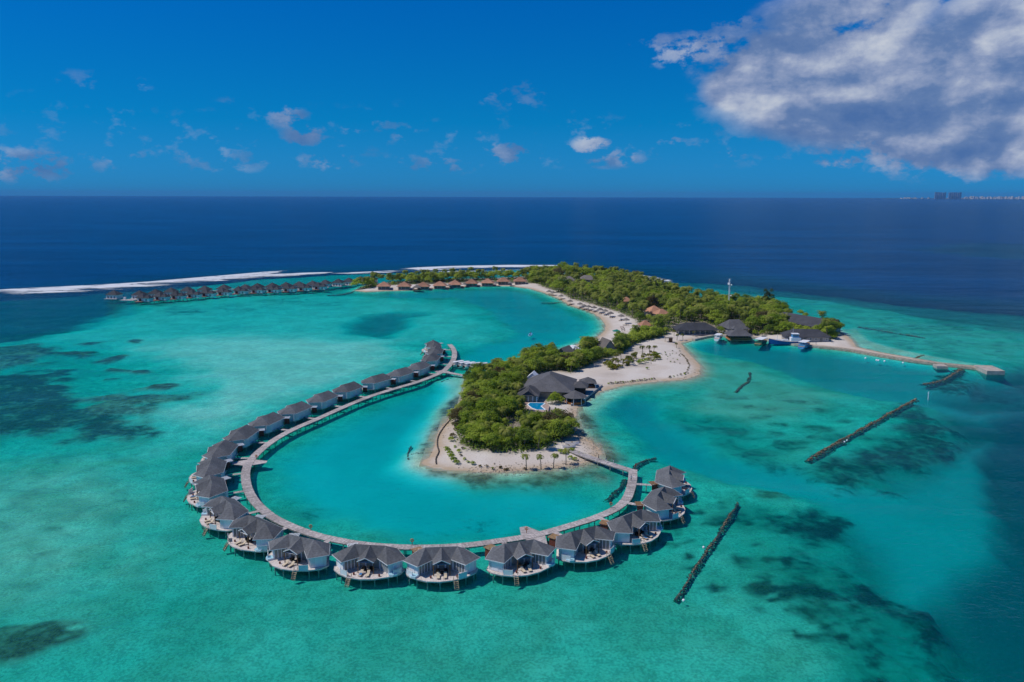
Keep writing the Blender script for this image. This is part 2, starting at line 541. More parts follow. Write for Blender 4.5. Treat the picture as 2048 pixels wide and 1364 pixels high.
# coral and seagrass
zone([(1560, 590), (1680, 600), (1760, 615), (1860, 640), (2048, 670), (2100, 720), (1960, 726), (1800, 697), (1720, 672), (1680, 650), (1610, 630)], .85, 18, 10, cor=.30, alg=.35, w=.9)
zone([(-100, 770), (40, 745), (115, 735), (120, 770), (160, 775), (160, 800), (205, 825), (250, 822), (280, 832), (250, 865), (190, 882), (110, 872), (0, 862), (-150, 880)], 1.0, 9.0, 18, cor=.66, alg=.45, rag=20)
zone([(-100, 690), (60, 685), (140, 690), (135, 705), (90, 720), (70, 735), (-100, 760)], .7, 7, 12, cor=.55, alg=.4, rag=14)
zone([(160, 785), (300, 775), (365, 785), (355, 815), (320, 835), (240, 860), (260, 830), (200, 820)], .7, 7, 14, cor=.50, alg=.6, rag=16)
for cx, cy, rx, ry in ((276, 683, 15, 3), (190, 683, 14, 2), (230, 737, 20, 5), (150, 704, 22, 5), (190, 718, 26, 4), (240, 710, 12, 3), (255, 738, 40, 4), (330, 770, 28, 5), (215, 757, 18, 3)):
    zone([(cx - rx, cy), (cx - rx * .5, cy - ry), (cx + rx * .6, cy - ry), (cx + rx, cy), (cx + rx * .4, cy + ry), (cx - rx * .6, cy + ry)], .6, 3.5, 7, cor=.62, alg=.6, rag=12)
zone([(-60, 1262), (60, 1240), (140, 1225), (188, 1224), (190, 1240), (168, 1262), (110, 1282), (50, 1305), (-60, 1308)], 1.3, 1.2, 3, cor=.62, alg=1.0, rag=3)
zone([(140, 1245), (158, 1234), (172, 1238), (165, 1250), (148, 1253)], 1.6, .8, 1.5, cor=.05, alg=.1)
zone([(112, 1266), (128, 1258), (140, 1260), (128, 1268)], 1.6, .6, 1, cor=.1, alg=.2)
zone([(-300, 930), (100, 900), (330, 900), (400, 1000), (330, 1100), (200, 1200), (-300, 1230)], 1.0, 24, 14, cor=.26, alg=.16, w=.9)
# dark rim of the eastern reef
zone([(1820, 800), (1915, 845), (1935, 885), (1850, 930), (1775, 958), (1700, 965), (1640, 945), (1620, 925), (1720, 870), (1790, 820)], 2.6, 8, 9, cor=.58, alg=.35, rag=14)
zone([(1440, 880), (1620, 925), (1660, 950), (1560, 935), (1470, 915)], None, 5, 5, cor=.42, rag=6)
zone([(1330, 815), (1480, 840), (1560, 900), (1440, 900), (1370, 855)], 2.9, 8, 6, cor=.35, rag=6)
zone([(1860, 742), (1930, 742), (1960, 760), (1930, 780), (1870, 772), (1845, 765)], 2.6, 4, 4, cor=.55, alg=.5, rag=6)
zone([(1930, 765), (2060, 750), (2060, 790), (1990, 800)], None, 10, 8, cor=.35)
zone([(1640, 1010), (1700, 1020), (1752, 1060), (1700, 1085), (1660, 1080), (1670, 1120), (1725, 1145), (1770, 1155), (1820, 1200), (1870, 1245), (1930, 1310), (1990, 1370), (1900, 1380), (1820, 1300), (1740, 1220), (1690, 1160), (1640, 1110), (1560, 1030), (1600, 1020)], 3.8, 5, 8, cor=.66, alg=.15, rag=14)
zone([(1560, 1030), (1640, 1050), (1700, 1150), (1800, 1260), (1860, 1370), (1780, 1380), (1700, 1290), (1600, 1160)], 3.2, 16, 8, cor=.56, rag=8)
zone([(1500, 968), (1560, 972), (1600, 992), (1540, 996), (1495, 985)], 1.6, 2.5, 3, cor=.5, alg=.8, rag=5)
rr = random.Random(5)
for i in range(95):
    a = rr.random()
    cx = 1380 + a * 330 + rr.uniform(-60, 60) + (rr.random() < .3) * 60
    cy = 1000 + a * 300 + rr.uniform(-40, 90)
    r_ = rr.uniform(4, 9) if i % 3 else rr.uniform(9, 22)
    zone([(cx - r_, cy), (cx - r_ * .4, cy - r_ * .4), (cx + r_ * .7, cy - r_ * .3), (cx + r_, cy + r_ * .1), (cx + r_ * .3, cy + r_ * .4), (cx - r_ * .6, cy + r_ * .3)], None, 1.0, 3, cor=rr.uniform(.45, .75), alg=rr.uniform(.2, .7), rag=4)
for cx, cy, rx, ry in ((1560, 845, 26, 4), (1600, 800, 22, 3), (1650, 815, 18, 3), (1580, 880, 40, 5), (1500, 810, 26, 4), (1620, 870, 26, 4), (1530, 830, 20, 3), (1680, 835, 30, 3), (1470, 795, 30, 4), (1555, 862, 24, 3), (1600, 892, 24, 3), (1635, 850, 24, 3), (1545, 815, 20, 2)):
    zone([(cx - rx, cy), (cx - rx * .5, cy - ry), (cx + rx * .6, cy - ry), (cx + rx, cy), (cx + rx * .4, cy + ry), (cx - rx * .6, cy + ry)], None, 2, 3, cor=.45, alg=.5, rag=5)
for cx, cy, rx, ry, c in ((370, 620, 60, 9, .4), (480, 615, 50, 8, .3), (560, 600, 60, 6, .35), (330, 606, 40, 5, .45), (640, 605, 60, 6, .3), (860, 650, 70, 12, .18), (870, 615, 70, 10, .15), (520, 640, 90, 12, .15),
                          (1680, 610, 80, 9, .3), (1820, 655, 110, 10, .35), (1930, 650, 90, 12, .4), (1760, 640, 60, 8, .3), (1640, 620, 30, 6, .3), (1900, 690, 80, 10, .3),
                          (505, 1120, 25, 12, .3), (420, 1110, 25, 8, .2), (640, 1010, 50, 16, .45), (740, 1000, 40, 14, .2), (860, 890, 12, 24, .25), (890, 955, 60, 8, .25), (1000, 1030, 80, 20, .3), (1080, 1040, 50, 14, .35), (870, 1045, 60, 10, .3)):
    zone([(cx - rx, cy), (cx - rx * .5, cy - ry), (cx + rx * .6, cy - ry), (cx + rx, cy), (cx + rx * .4, cy + ry), (cx - rx * .6, cy + ry)], None, 6, 6, cor=c, w=.85, rag=4)
# grey weed along the west beach, brown stones along the east and south beach
zone([(915, 790), (900, 800), (893, 835), (868, 858), (850, 900), (857, 905), (872, 870), (897, 842), (917, 818)], .28, 4, 3, cor=.85, alg=.35)
zone([(880, 940), (1000, 950), (1120, 942), (1190, 928), (1212, 905), (1190, 880), (1160, 855), (1165, 820), (1185, 840), (1230, 890), (1250, 925), (1180, 955), (1060, 968), (950, 965)], .30, 6, 4, cor=.62, alg=1.0, rag=6)
zone([(1395, 700), (1420, 730), (1425, 760), (1380, 775), (1250, 785), (1260, 770), (1390, 755), (1402, 735)], .8, 5, 4, cor=.22, alg=.5, rag=6)
zone([(1060, 582), (1110, 600), (1170, 628), (1200, 650), (1180, 640), (1110, 612)], None, 6, 4, alg=.45)

# the floor rises to the beaches; stretches of beach differ in slope
slope_w = 13 + 16 * f2
near = sstep(-sdl, 0, slope_w)
rise = -sdl * 0.055 + 0.02
dz = np.minimum(depth, np.maximum(0.03, rise) + (depth) * near)
# spit at the south-west tip and sandbar by the jetty
for poly, dd, fe in (([(815, 905), (850, 895), (875, 905), (900, 940), (930, 950), (880, 958), (840, 945), (818, 930)], .30, 4),
                     ([(1676, 660), (1702, 662), (1716, 690), (1780, 705), (1900, 722), (1990, 733), (1900, 716), (1800, 695), (1740, 678), (1715, 655)], .32, 5),
                     ([(1160, 800), (1190, 790), (1260, 775), (1230, 800), (1190, 826), (1160, 830)], .5, 5),
                     ([(870, 760), (935, 752), (930, 785), (905, 830), (870, 850), (880, 810), (900, 780)], .45, 5)):
    s = sdf(GX + wx * 4, GY + wy * 4, GL(poly))
    k = sstep(s, -fe, fe)
    dz = dz * (1 - k) + np.minimum(dz, dd) * k
DSC = 0.60
dz = dz * DSC
depth = dz + (f3 - 0.5) * np.minimum(0.5, dz * 0.25) + (f2 - .5) * np.minimum(1.0, dz * .3)
land_h = np.minimum(0.05 + sdl * 0.085, 1.25 + (f2 - .5) * .5) + (f1 - .5) * np.clip(sdl * .05, 0, .25)
Z = np.where(sdl > 0, land_h, -np.maximum(depth, 0.02))
# smooth step where the jetty and quays stand is covered by their own walls


def height_at(x, y):
    i = min(max(np.searchsorted(ys, y) - 1, 0), len(ys) - 2)
    j = min(max(int((x + 800) / 2.2), 0), len(xs) - 2)
    fy = (y - ys[i]) / (ys[i + 1] - ys[i])
    fx = (x - xs[j]) / 2.2
    return float((Z[i, j] * (1 - fx) + Z[i, j + 1] * fx) * (1 - fy) + (Z[i + 1, j] * (1 - fx) + Z[i + 1, j + 1] * fx) * fy)

# ------------------------------------------------------------------ where the woods stand (picture points on the ground)
F_TIP = [(919, 892), (943, 909), (979, 910), (995, 914), (1018, 916), (1045, 911), (1083, 907), (1107, 893), (1143, 876), (1146, 868), (1134, 850), (1122, 832),
         (1110, 822), (1085, 822), (1062, 826), (1050, 815), (1048, 800), (1052, 788), (1046, 775), (1060, 760), (1090, 750), (1105, 748), (1140, 752), (1165, 742), (1190, 728), (1238, 713), (1258, 699), (1240, 690), (1225, 700),
         (1180, 692), (1120, 706), (1060, 723), (985, 748), (945, 757), (941, 770), (937, 800), (918, 832), (908, 846), (917, 876)]
F_NECK = [(1225, 702), (1262, 682), (1282, 664), (1310, 668), (1338, 672), (1310, 681), (1282, 687), (1259, 699), (1236, 712)]
F_MAIN = [(1080, 574), (1114, 585.5), (1141, 599), (1169, 607.5), (1203, 618), (1230, 625), (1251, 634), (1271, 644), (1281, 654), (1283, 662), (1310, 668), (1345, 668),
          (1380, 664), (1440, 670), (1456, 670), (1500, 671), (1560, 674), (1600, 684), (1650, 686), (1673, 678), (1672, 664), (1652, 654), (1625, 642), (1582, 631), (1548, 621), (1490, 615.5), (1430, 607), (1398, 604), (1350, 595),
          (1308, 575), (1258, 560), (1150, 549), (1082, 554), (1050, 558)]
F_STRIP = [(714, 579), (740, 578.5), (770, 574), (850, 571.5), (930, 568.5), (1000, 567), (1075, 570), (1085, 556), (1000, 558), (850, 562), (742, 570)]
FOREST = [GL(F_TIP), GL(F_NECK), GL(F_MAIN), GL(F_STRIP)]
fsd = np.full(GX.shape, -1e9)
for q in FOREST:
    fsd = np.maximum(fsd, sdf(GX + wx * 1.5, GY + wy * 1.5, q))
litter = sstep(fsd, -2.5, 3.0) * 0.9
# dry scrub ground on the open sand of the neck
s = sdf(GX + wx * 3, GY + wy * 3, GL([(1205, 735), (1215, 718), (1260, 700), (1300, 697), (1325, 715), (1318, 732), (1270, 740), (1225, 742)]))
litter = np.maximum(litter, sstep(s, -4, 4) * .33 * (f1 > .45))
s = sdf(GX, GY, GL([(1205, 752), (1240, 748), (1245, 754), (1210, 758)]))
litter = np.maximum(litter, sstep(s, -3, 3) * .25)

# ------------------------------------------------------------------ sea floor and island ground
def ground_material(name, land):
    m, t = mat(name)
    co = t.node('ShaderNodeTexCoord').outputs['Object']
    an = t.node('ShaderNodeAttribute', attribute_name='ground')
    at = an.outputs['Color']
    sp = t.node('ShaderNodeSeparateColor', {0: at})
    cor, alg, lit_ = sp.outputs[0], sp.outputs[1], sp.outputs[2]
    geo = t.node('ShaderNodeNewGeometry').outputs['Position']
    z = t.node('ShaderNodeSeparateXYZ', {0: geo}).outputs[2]
    nb = t.noise(co, 0.06, 2, 0.6, 0, '2D')
    nm = t.noise(co, 0.35, 3, 0.62, 0, '2D')
    nf = t.noise(co, 1.6, 3, 0.65, 0, '2D')
    if land:
        sand = t.mix(t.ss(nb, .35, .65), (0.63, 0.55, 0.475, 1), (0.70, 0.635, 0.565, 1))
        sand = t.mix(t.ss(nf, .50, .72, 0, .35), sand, (0.40, 0.34, 0.28, 1))
        wet = t.ss(z, 0.52, 0.06)
        wet = t.math('MULTIPLY', wet, t.ss(nm, .25, .6, .55, 1.0))
        col = t.mix(wet, sand, (0.50, 0.385, 0.265, 1))
        soil = t.mix(nf, (0.10, 0.085, 0.055, 1), (0.22, 0.18, 0.12, 1))
        col = t.mix(t.math('MULTIPLY', lit_, t.ss(nm, .3, .55, .45, 1.0)), col, soil)
    else:
        sand = t.mix(t.ss(nb, .35, .65), (0.66, 0.65, 0.47, 1), (0.84, 0.82, 0.63, 1))
        rip = t.ss(t.math('ADD', t.math('MULTIPLY', nm, .45), t.math('MULTIPLY', nf, .55)), .36, .64, .68, 1.16)
        sand = t.vmath('SCALE', sand, rip)
        sand = t.mix(an.outputs['Alpha'], sand, (0.88, 0.90, 0.88, 1))
        nl_ = t.noise(co, 0.11, 3, 0.6, 0.5, '2D')
        patch = t.math('ADD', t.math('MULTIPLY', nl_, .40), t.math('ADD', t.math('MULTIPLY', nm, .34), t.math('MULTIPLY', nf, .26)))
        thr = t.math('SUBTRACT', 0.78, t.math('MULTIPLY', cor, 0.62))
        k = t.ss(t.math('SUBTRACT', patch, thr), -0.17, 0.17)
        k = t.math('MULTIPLY', k, t.ss(cor, .03, .25))
        dark = t.mix(alg, (0.060, 0.080, 0.070, 1), (0.150, 0.115, 0.062, 1))
        dark = t.vmath('SCALE', dark, t.ss(nf, .3, .7, .5, 1.7))
        sand = t.mix(t.math('MULTIPLY', alg, t.ss(nm, .3, .65, .45, .95)), sand, (0.27, 0.225, 0.115, 1))
        col = t.mix(k, sand, dark)
    df = t.node('ShaderNodeBsdfDiffuse', {'Color': col})
    t.node('ShaderNodeOutputMaterial', {'Surface': df.outputs[0]})
    return m


M_SAND = ground_material('beach_sand', True)
M_SEABED = ground_material('sea_floor', False)

nyy, nxx = GX.shape
verts = np.stack([GX, GY, Z], -1).reshape(-1, 3)
gcol = np.stack([np.clip(coral, 0, 1), np.clip(algae, 0, 1), np.clip(litter, 0, 1), np.clip(clean, 0, 1)], -1).reshape(-1, 4)
ii = np.arange(nyy * nxx).reshape(nyy, nxx)
quads = np.stack([ii[:-1, :-1], ii[:-1, 1:], ii[1:, 1:], ii[1:, :-1]], -1).reshape(-1, 4)
is_land = (Z.reshape(-1)[quads] > -0.05).any(1)
# nothing is seen of the floor beyond the view's flanks: keep a wide margin only
cx_, cy_ = verts[quads, 0].mean(1), verts[quads, 1].mean(1)
keep = np.abs(cx_) < cy_ * 0.72 + 60
keep &= ~((Z.reshape(-1)[quads] < -36).all(1))


def sheet(name, sel, m):
    q = quads[sel]
    used, inv = np.unique(q.reshape(-1), return_inverse=True)
    me = bpy.data.meshes.new(name)
    me.vertices.add(len(used))
    me.vertices.foreach_set('co', verts[used].astype(np.float32).reshape(-1))
    me.loops.add(len(q) * 4)
    me.loops.foreach_set('vertex_index', inv.astype(np.int32))
    me.polygons.add(len(q))
    me.polygons.foreach_set('loop_start', np.arange(0, len(q) * 4, 4, dtype=np.int32))
    me.update(calc_edges=True)
    a = me.color_attributes.new('ground', 'FLOAT_COLOR', 'POINT')
    a.data.foreach_set('color', gcol[used].astype(np.float32).reshape(-1))
    me.materials.append(m)
    me.shade_smooth()
    o = link(bpy.data.objects.new(name, me))
    o['kind'] = 'structure'
    return o


seabed = sheet('seabed', keep & ~is_land, M_SEABED)
seabed['label'] = 'pale sandy lagoon floor with dark coral patches under clear turquoise water'
beach = sheet('island_ground', keep & is_land, M_SAND)
beach['label'] = 'pale coral sand beach and ground of the low palm island'

# ------------------------------------------------------------------ water: a clear body over the floor, blue where it is deep
m, t = mat('sea_water')
co = t.node('ShaderNodeTexCoord').outputs['Object']
w1 = t.noise(t.vmath('MULTIPLY', co, (0.42, 0.7, 1)), 1.0, 2, 0.6, 0.4, '2D')
w2 = t.noise(t.vmath('MULTIPLY', co, (0.02, 0.055, 1)), 1.0, 1, 0.5, 0.3, '2D')
w3 = t.noise(t.vmath('MULTIPLY', co, (0.0025, 0.010, 1)), 1.0, 2, 0.55, 0, '2D')
hgt = t.math('ADD', t.math('MULTIPLY', w1, 0.55), t.math('ADD', t.math('MULTIPLY', w2, 2.0), t.math('MULTIPLY', w3, 6.0)))
bmp = t.node('ShaderNodeBump', {'Height': hgt, 'Strength': 1.0, 'Distance': 0.55})
nrm = bmp.outputs[0]
streak = t.ss(w3, .35, .68, 0.80, 1.25)
dep = t.node('ShaderNodeAttribute', attribute_name='depth').outputs['Fac']
back = t.math('SUBTRACT', 1.0, t.math('EXPONENT', t.math('MULTIPLY', dep, -0.117)))      # light scattered back by the water column
upc = t.mix(t.ss(dep, 5.0, 22.0), (0.0, 0.080, 0.140, 1), (0.0, 0.050, 0.156, 1))
up = t.vmath('SCALE', upc, streak)
dif = t.node('ShaderNodeBsdfDiffuse', {'Color': up, 'Normal': nrm})
tr = t.node('ShaderNodeBsdfTransparent', {'Color': (0.93, 0.97, 0.97, 1)})
half = t.node('ShaderNodeMixShader', {0: t.math('SUBTRACT', 0.95, t.math('MULTIPLY', back, 0.75)), 1: dif.outputs[0], 2: tr.outputs[0]})
fr = t.node('ShaderNodeFresnel', {'IOR': 1.33, 'Normal': nrm}).outputs[0]
gl = t.node('ShaderNodeBsdfGlossy', {'Roughness': 0.16, 'Color': (0.55, 0.80, 0.95, 1), 'Normal': nrm})
fr = t.math('MULTIPLY', fr, 0.45)
srf = t.node('ShaderNodeMixShader', {0: fr, 1: half.outputs[0], 2: gl.outputs[0]})
ab = t.node('ShaderNodeVolumeAbsorption', {'Color': (0.0, 0.939, 0.941, 1), 'Density': 0.76})
t.node('ShaderNodeOutputMaterial', {'Surface': srf.outputs[0], 'Volume': ab.outputs[0]})
M_WATER = m
m, t = mat('deep_floor')
finish(t, (0.0, 0.01, 0.03, 1), 1.0)
M_DEEP = m

FAR = 26000.0
lx = [-FAR, -12000.0, -5000.0, -2200.0, -1200.0] + list(xs[::3]) + [1200.0, 2200.0, 5000.0, 12000.0, FAR]
ly = [-FAR, -12000.0, -5000.0, -2000.0, -600.0, -100.0] + list(ys[::3]) + [2600.0, 5000.0, 12000.0, FAR]
nx_, ny_ = len(lx), len(ly)
dgrid = np.full((ny_, nx_), 46.0)
dgrid[6:6 + len(ys[::3]), 5:5 + len(xs[::3])] = np.maximum(0, -Z[::3, ::3])
WX, WY = np.meshgrid(lx, ly)
top = np.stack([WX, WY, np.zeros_like(WX)], -1).reshape(-1, 3)
bot = np.array([(-FAR, -FAR, -46), (FAR, -FAR, -46), (FAR, FAR, -46), (-FAR, FAR, -46)], float)
iw = np.arange(nx_ * ny_).reshape(ny_, nx_)
wf = np.stack([iw[:-1, :-1], iw[:-1, 1:], iw[1:, 1:], iw[1:, :-1]], -1).reshape(-1, 4).tolist()
nt_ = len(wf)
b0 = nx_ * ny_
wf.append([b0 + 3, b0 + 2, b0 + 1, b0])
wf.append(iw[0, ::-1].tolist() + [b0, b0 + 1])
wf.append(iw[:, -1][::-1].tolist() + [b0 + 1, b0 + 2])
wf.append(iw[-1, :].tolist() + [b0 + 2, b0 + 3])
wf.append(iw[:, 0].tolist() + [b0 + 3, b0])
wme = bpy.data.meshes.new('sea')
wme.from_pydata(np.concatenate([top, bot]).tolist(), [], wf)
da = wme.attributes.new('depth', 'FLOAT', 'POINT')
da.data.foreach_set('value', np.concatenate([dgrid.reshape(-1), np.full(4, 46.0)]).astype(np.float32))
wme.materials.append(M_WATER)
wme.materials.append(M_DEEP)
wme.polygons.foreach_set('material_index', [0] * nt_ + [1] * 5)
sea = link(bpy.data.objects.new('sea', wme))
tag(sea, 'clear turquoise lagoon water turning deep blue in the open sea', None, None, 'structure')

# ------------------------------------------------------------------ surf on the outer reef
m, t = mat('surf_foam')
co = t.node('ShaderNodeTexCoord').outputs['Object']
edge = t.node('ShaderNodeAttribute', attribute_name='edge').outputs['Fac']
n = t.noise(t.vmath('MULTIPLY', co, (0.035, 0.13, 1)), 1.0, 6, 0.70, 0.6)
n2_ = t.noise(t.vmath('MULTIPLY', co, (0.012, 0.03, 1)), 1.0, 3, 0.6)
k = t.math('ADD', t.math('MULTIPLY', edge, 0.76), t.math('MULTIPLY', t.math('SUBTRACT', t.math('ADD', n, n2_), 1.0), 2.2))
k = t.ss(k, .38, .95)
d_ = t.node('ShaderNodeBsdfDiffuse', {'Color': (0.70, 0.73, 0.76, 1)})
tr = t.node('ShaderNodeBsdfTransparent')
mx = t.node('ShaderNodeMixShader', {0: k, 1: tr.outputs[0], 2: d_.outputs[0]})
t.node('ShaderNodeOutputMaterial', {'Surface': mx.outputs[0]})
M_FOAM = m


def surf(crest, back, label, h=1.0, dens=1.0):
    """white water between the crest line (seaward) and the line where it runs out"""
    def resample(pts, n):
        q = GL(pts)
        L = [0.0]
        for a, b in zip(q, q[1:]):
            L.append(L[-1] + (b - a).length)
        out = []
        for i in range(n):
            s_ = L[-1] * i / (n - 1)
            j = max(j for j in range(len(q)) if L[j] <= s_ + 1e-6)
            j = min(j, len(q) - 2)
            out.append(q[j].lerp(q[j + 1], (s_ - L[j]) / max(L[j + 1] - L[j], 1e-6)))
        return out
    n = 90
    A, B = resample(crest, n), resample(back, n)
    rows = 14
    vs, ev, fs = [], [], []
    for i in range(n):
        ta = i / (n - 1)
        tip = min(1.0, ta * 8, (1 - ta) * 8)
        for j in range(rows):
            k = j / (rows - 1)
            p = A[i].lerp(B[i], k * (.15 + .85 * tip))
            wob = mnoise.noise(Vector((p.x * .03, p.y * .03, 1.7)))
            wob2 = mnoise.noise(Vector((p.x * .011, p.y * .011, 4.2)))
            p = p + (B[i] - A[i]).normalized() * (wob * 6 + wob2 * 9)
            p.z = 0.10 + h * math.exp(-((k - .12) / .12) ** 2) * (0.6 + .4 * wob) * tip
            vs.append(tuple(p))
            e = 1.15 * k / .08 if k < .08 else 1.15 if k < .30 else (1.15 - .70 * (k - .30) / .60 if k < .9 else .45 * (1 - k) / .1)
            ev.append(e * tip * dens)
    for i in range(n - 1):
        for j in range(rows - 1):
            a = i * rows + j
            fs.append((a, a + 1, a + rows + 1, a + rows))
    me = bpy.data.meshes.new('surf_foam')
    me.from_pydata(vs, [], fs)
    at = me.attributes.new('edge', 'FLOAT', 'POINT')
    at.data.foreach_set('value', ev)
    me.materials.append(M_FOAM)
    me.shade_smooth()
    o = link(bpy.data.objects.new('surf_foam', me))
    tag(o, label, None, None, 'stuff')


surf([(-60, 583), (100, 575), (300, 564), (450, 552), (592, 539.5)], [(-60, 597), (100, 588), (300, 577), (450, 562), (585, 548)], 'long white breaker rolling over the outer reef at left', 1.6, 1.1)
surf([(420, 556), (540, 549), (670, 544.5)], [(420, 563), (540, 555), (670, 548)], 'second line of white foam behind the long breaker', .6, 1.0)
surf([(660, 546.5), (740, 543), (830, 539), (930, 536)], [(660, 551), (740, 548.5), (830, 545), (930, 541)], 'thin broken foam behind the row of reef villas', .3, .78)
surf([(790, 538), (900, 533.5), (1020, 531), (1150, 530.5)], [(790, 542), (900, 538), (1020, 535.5), (1150, 535)], 'bright surf line beyond the bungalow strip', 1.2, 1.15)
surf([(860, 543.5), (960, 540), (1080, 538)], [(860, 546), (960, 543), (1080, 541)], 'pale foam run-out beyond the bungalow strip', .2, .8)
surf([(1262, 544), (1310, 553), (1358, 562.5)], [(1255, 552), (1300, 563), (1350, 570)], 'white surf patch behind the tall trees of the back island', .8, .92)

# ------------------------------------------------------------------ boardwalk
def wood(name, c, scale=(1, 1, 1), var=.35):
    m, t = mat(name)
    co = t.node('ShaderNodeTexCoord').outputs['Object']
    n = t.noise(t.vmath('MULTIPLY', co, scale), 1.0, 5, 0.65)
    tone = t.node('ShaderNodeAttribute', attribute_name='tone').outputs['Fac']
    f = t.math('MULTIPLY', t.ss(n, .3, .7, 1 - var, 1 + var * .4), t.math('ADD', 1.0, tone))
    col = t.vmath('SCALE', tuple(c), f)
    big = t.ss(t.noise(co, .13, 3, .6), .35, .65, .82, 1.1)
    col = t.vmath('SCALE', col, big)
    finish(t, col, .85, n, .3, .02, .2)
    return m


M_PLANK = wood('grey_planks', (.54, .485, .46), (1.5, 1.5, 1.5))
M_DECK = wood('pale_deck', (.70, .62, .57), (6, .8, 1), .3)
M_PILE = plain('bleached_piles', (.34, .32, .29), .9, .35)
M_TEAK = wood('brown_timber', (.20, .115, .055), (3, 3, 3))
M_TAN = wood('tan_timber', (.50, .29, .15), (3, 3, 3))
M_STAIR = wood('pale_stair_timber', (.46, .37, .25), (3, 3, 3))
M_WHITE = plain('white_paint', (.77, .78, .79), .55, .10, .6, .3, (.58, .57, .53))
M_PANEL = plain('bright_panel', (.86, .86, .87), .5, .05)
M_REDDOOR = plain('red_brown_paint', (.20, .055, .035), .6, .25)
M_DARK = plain('dark_rattan', (.025, .022, .02), .6, .4)
M_CREAM = plain('cream_cushion', (.68, .56, .40), .9, .12)
m, t = mat('window_glass')
finish(t, (.19, .22, .215, 1), .22, spec=.5)
M_GLASS = m
m, t = mat('pale_tub_water')
finish(t, (.38, .62, .72, 1), .15, spec=.5)
M_TUB = m


def shingle(name, c):
    m, t = mat(name)
    co = t.node('ShaderNodeTexCoord').outputs['Object']
    n = t.noise(co, 2.2, 6, .7)
    b = t.noise(co, .25, 3, .6)
    oi = t.node('ShaderNodeObjectInfo').outputs['Random']
    row = t.node('ShaderNodeTexWave', {'Vector': co, 'Scale': 1.1, 'Distortion': 1.2, 'Detail': 2}, bands_direction='Z').outputs[1]
    f = t.math('MULTIPLY', t.ss(n, .25, .75, .72, 1.25), t.ss(b, .3, .7, .84, 1.12))
    f = t.math('MULTIPLY', f, t.math('ADD', .84, t.math('MULTIPLY', oi, .32)))
    f = t.math('MULTIPLY', f, t.math('ADD', .94, t.math('MULTIPLY', row, .10)))
    finish(t, t.vmath('SCALE', tuple(c), f), .9, n, .5, .05, .2)
    return m


M_ROOF = shingle('charcoal_shingle', (.142, .146, .153))


def with_tone(ob, rnd, lo=-.2, hi=.2, per=6):
    me = ob.data
    a = me.attributes.new('tone', 'FLOAT', 'FACE')
    vals, cur = [], 0
    for i in range(len(me.polygons)):
        if i % per == 0:
            cur = rnd.uniform(lo, hi)
        vals.append(cur)
    a.data.foreach_set('value', vals)


DECK_Z = 1.25
WALK = [(899, 688.5), (906, 696), (909, 706), (907, 718.5), (899, 730), (885, 743), (858, 755), (829, 765.5), (799.5, 774), (741, 792), (682, 816), (638, 836), (589, 857),
        (550.5, 878), (521, 900), (501, 921), (492.5, 938.5), (491, 953), (493.5, 970.5), (500.5, 988), (513, 1006), (536, 1027), (561, 1042), (594, 1056.5), (624, 1067), (653, 1075), (711, 1086),
        (770, 1092), (829, 1094), (887, 1093), (946, 1088.5), (1000, 1081), (1046, 1074), (1090, 1065), (1149, 1048), (1193, 1034), (1231, 1017), (1251.5, 999.5), (1260.5, 979.5), (1265, 959), (1266, 938)]


def smooth_line(pts, step):
    q = [Vector(p) for p in pts]
    out = []
    for i in range(len(q) - 1):
        p0, p1, p2, p3 = q[max(i - 1, 0)], q[i], q[i + 1], q[min(i + 2, len(q) - 1)]
        for k in range(12):
            u = k / 12
            out.append(.5 * ((2 * p1) + (p2 - p0) * u + (2 * p0 - 5 * p1 + 4 * p2 - p3) * u * u + (3 * p1 - p0 - 3 * p2 + p3) * u ** 3))
    out.append(q[-1])
    # light smoothing, then even steps
    for _ in range(6):
        out = [out[0]] + [(out[i - 1] + out[i] * 2 + out[i + 1]) / 4 for i in range(1, len(out) - 1)] + [out[-1]]
    res, acc = [out[0]], 0.0
    for a, b in zip(out, out[1:]):
        seg = (b - a).length
        while acc + seg >= step:
            r_ = (step - acc) / seg
            a = a.lerp(b, r_)
            seg = (b - a).length
            res.append(a.copy())
            acc = 0.0
        acc += seg
    return res


walk_line = smooth_line([G(x, y, DECK_Z) for x, y in WALK], 0.30)


def planking(line, width, rnd, z=DECK_Z, gap=.03):
    mb = MB()
    for i in range(len(line) - 1):
        a, b = line[i], line[i + 1]
        d = (b - a).normalized()
        s = Vector((-d.y, d.x, 0))
        w = width / 2 + rnd.uniform(-.05, .05)
        c = a.lerp(b, .5)
        mb.bar((c.x - s.x * w, c.y - s.y * w, z - .04 + rnd.uniform(-.012, .012)), (c.x + s.x * w, c.y + s.y * w, z - .04), (b - a).length - gap, .08)
    return mb


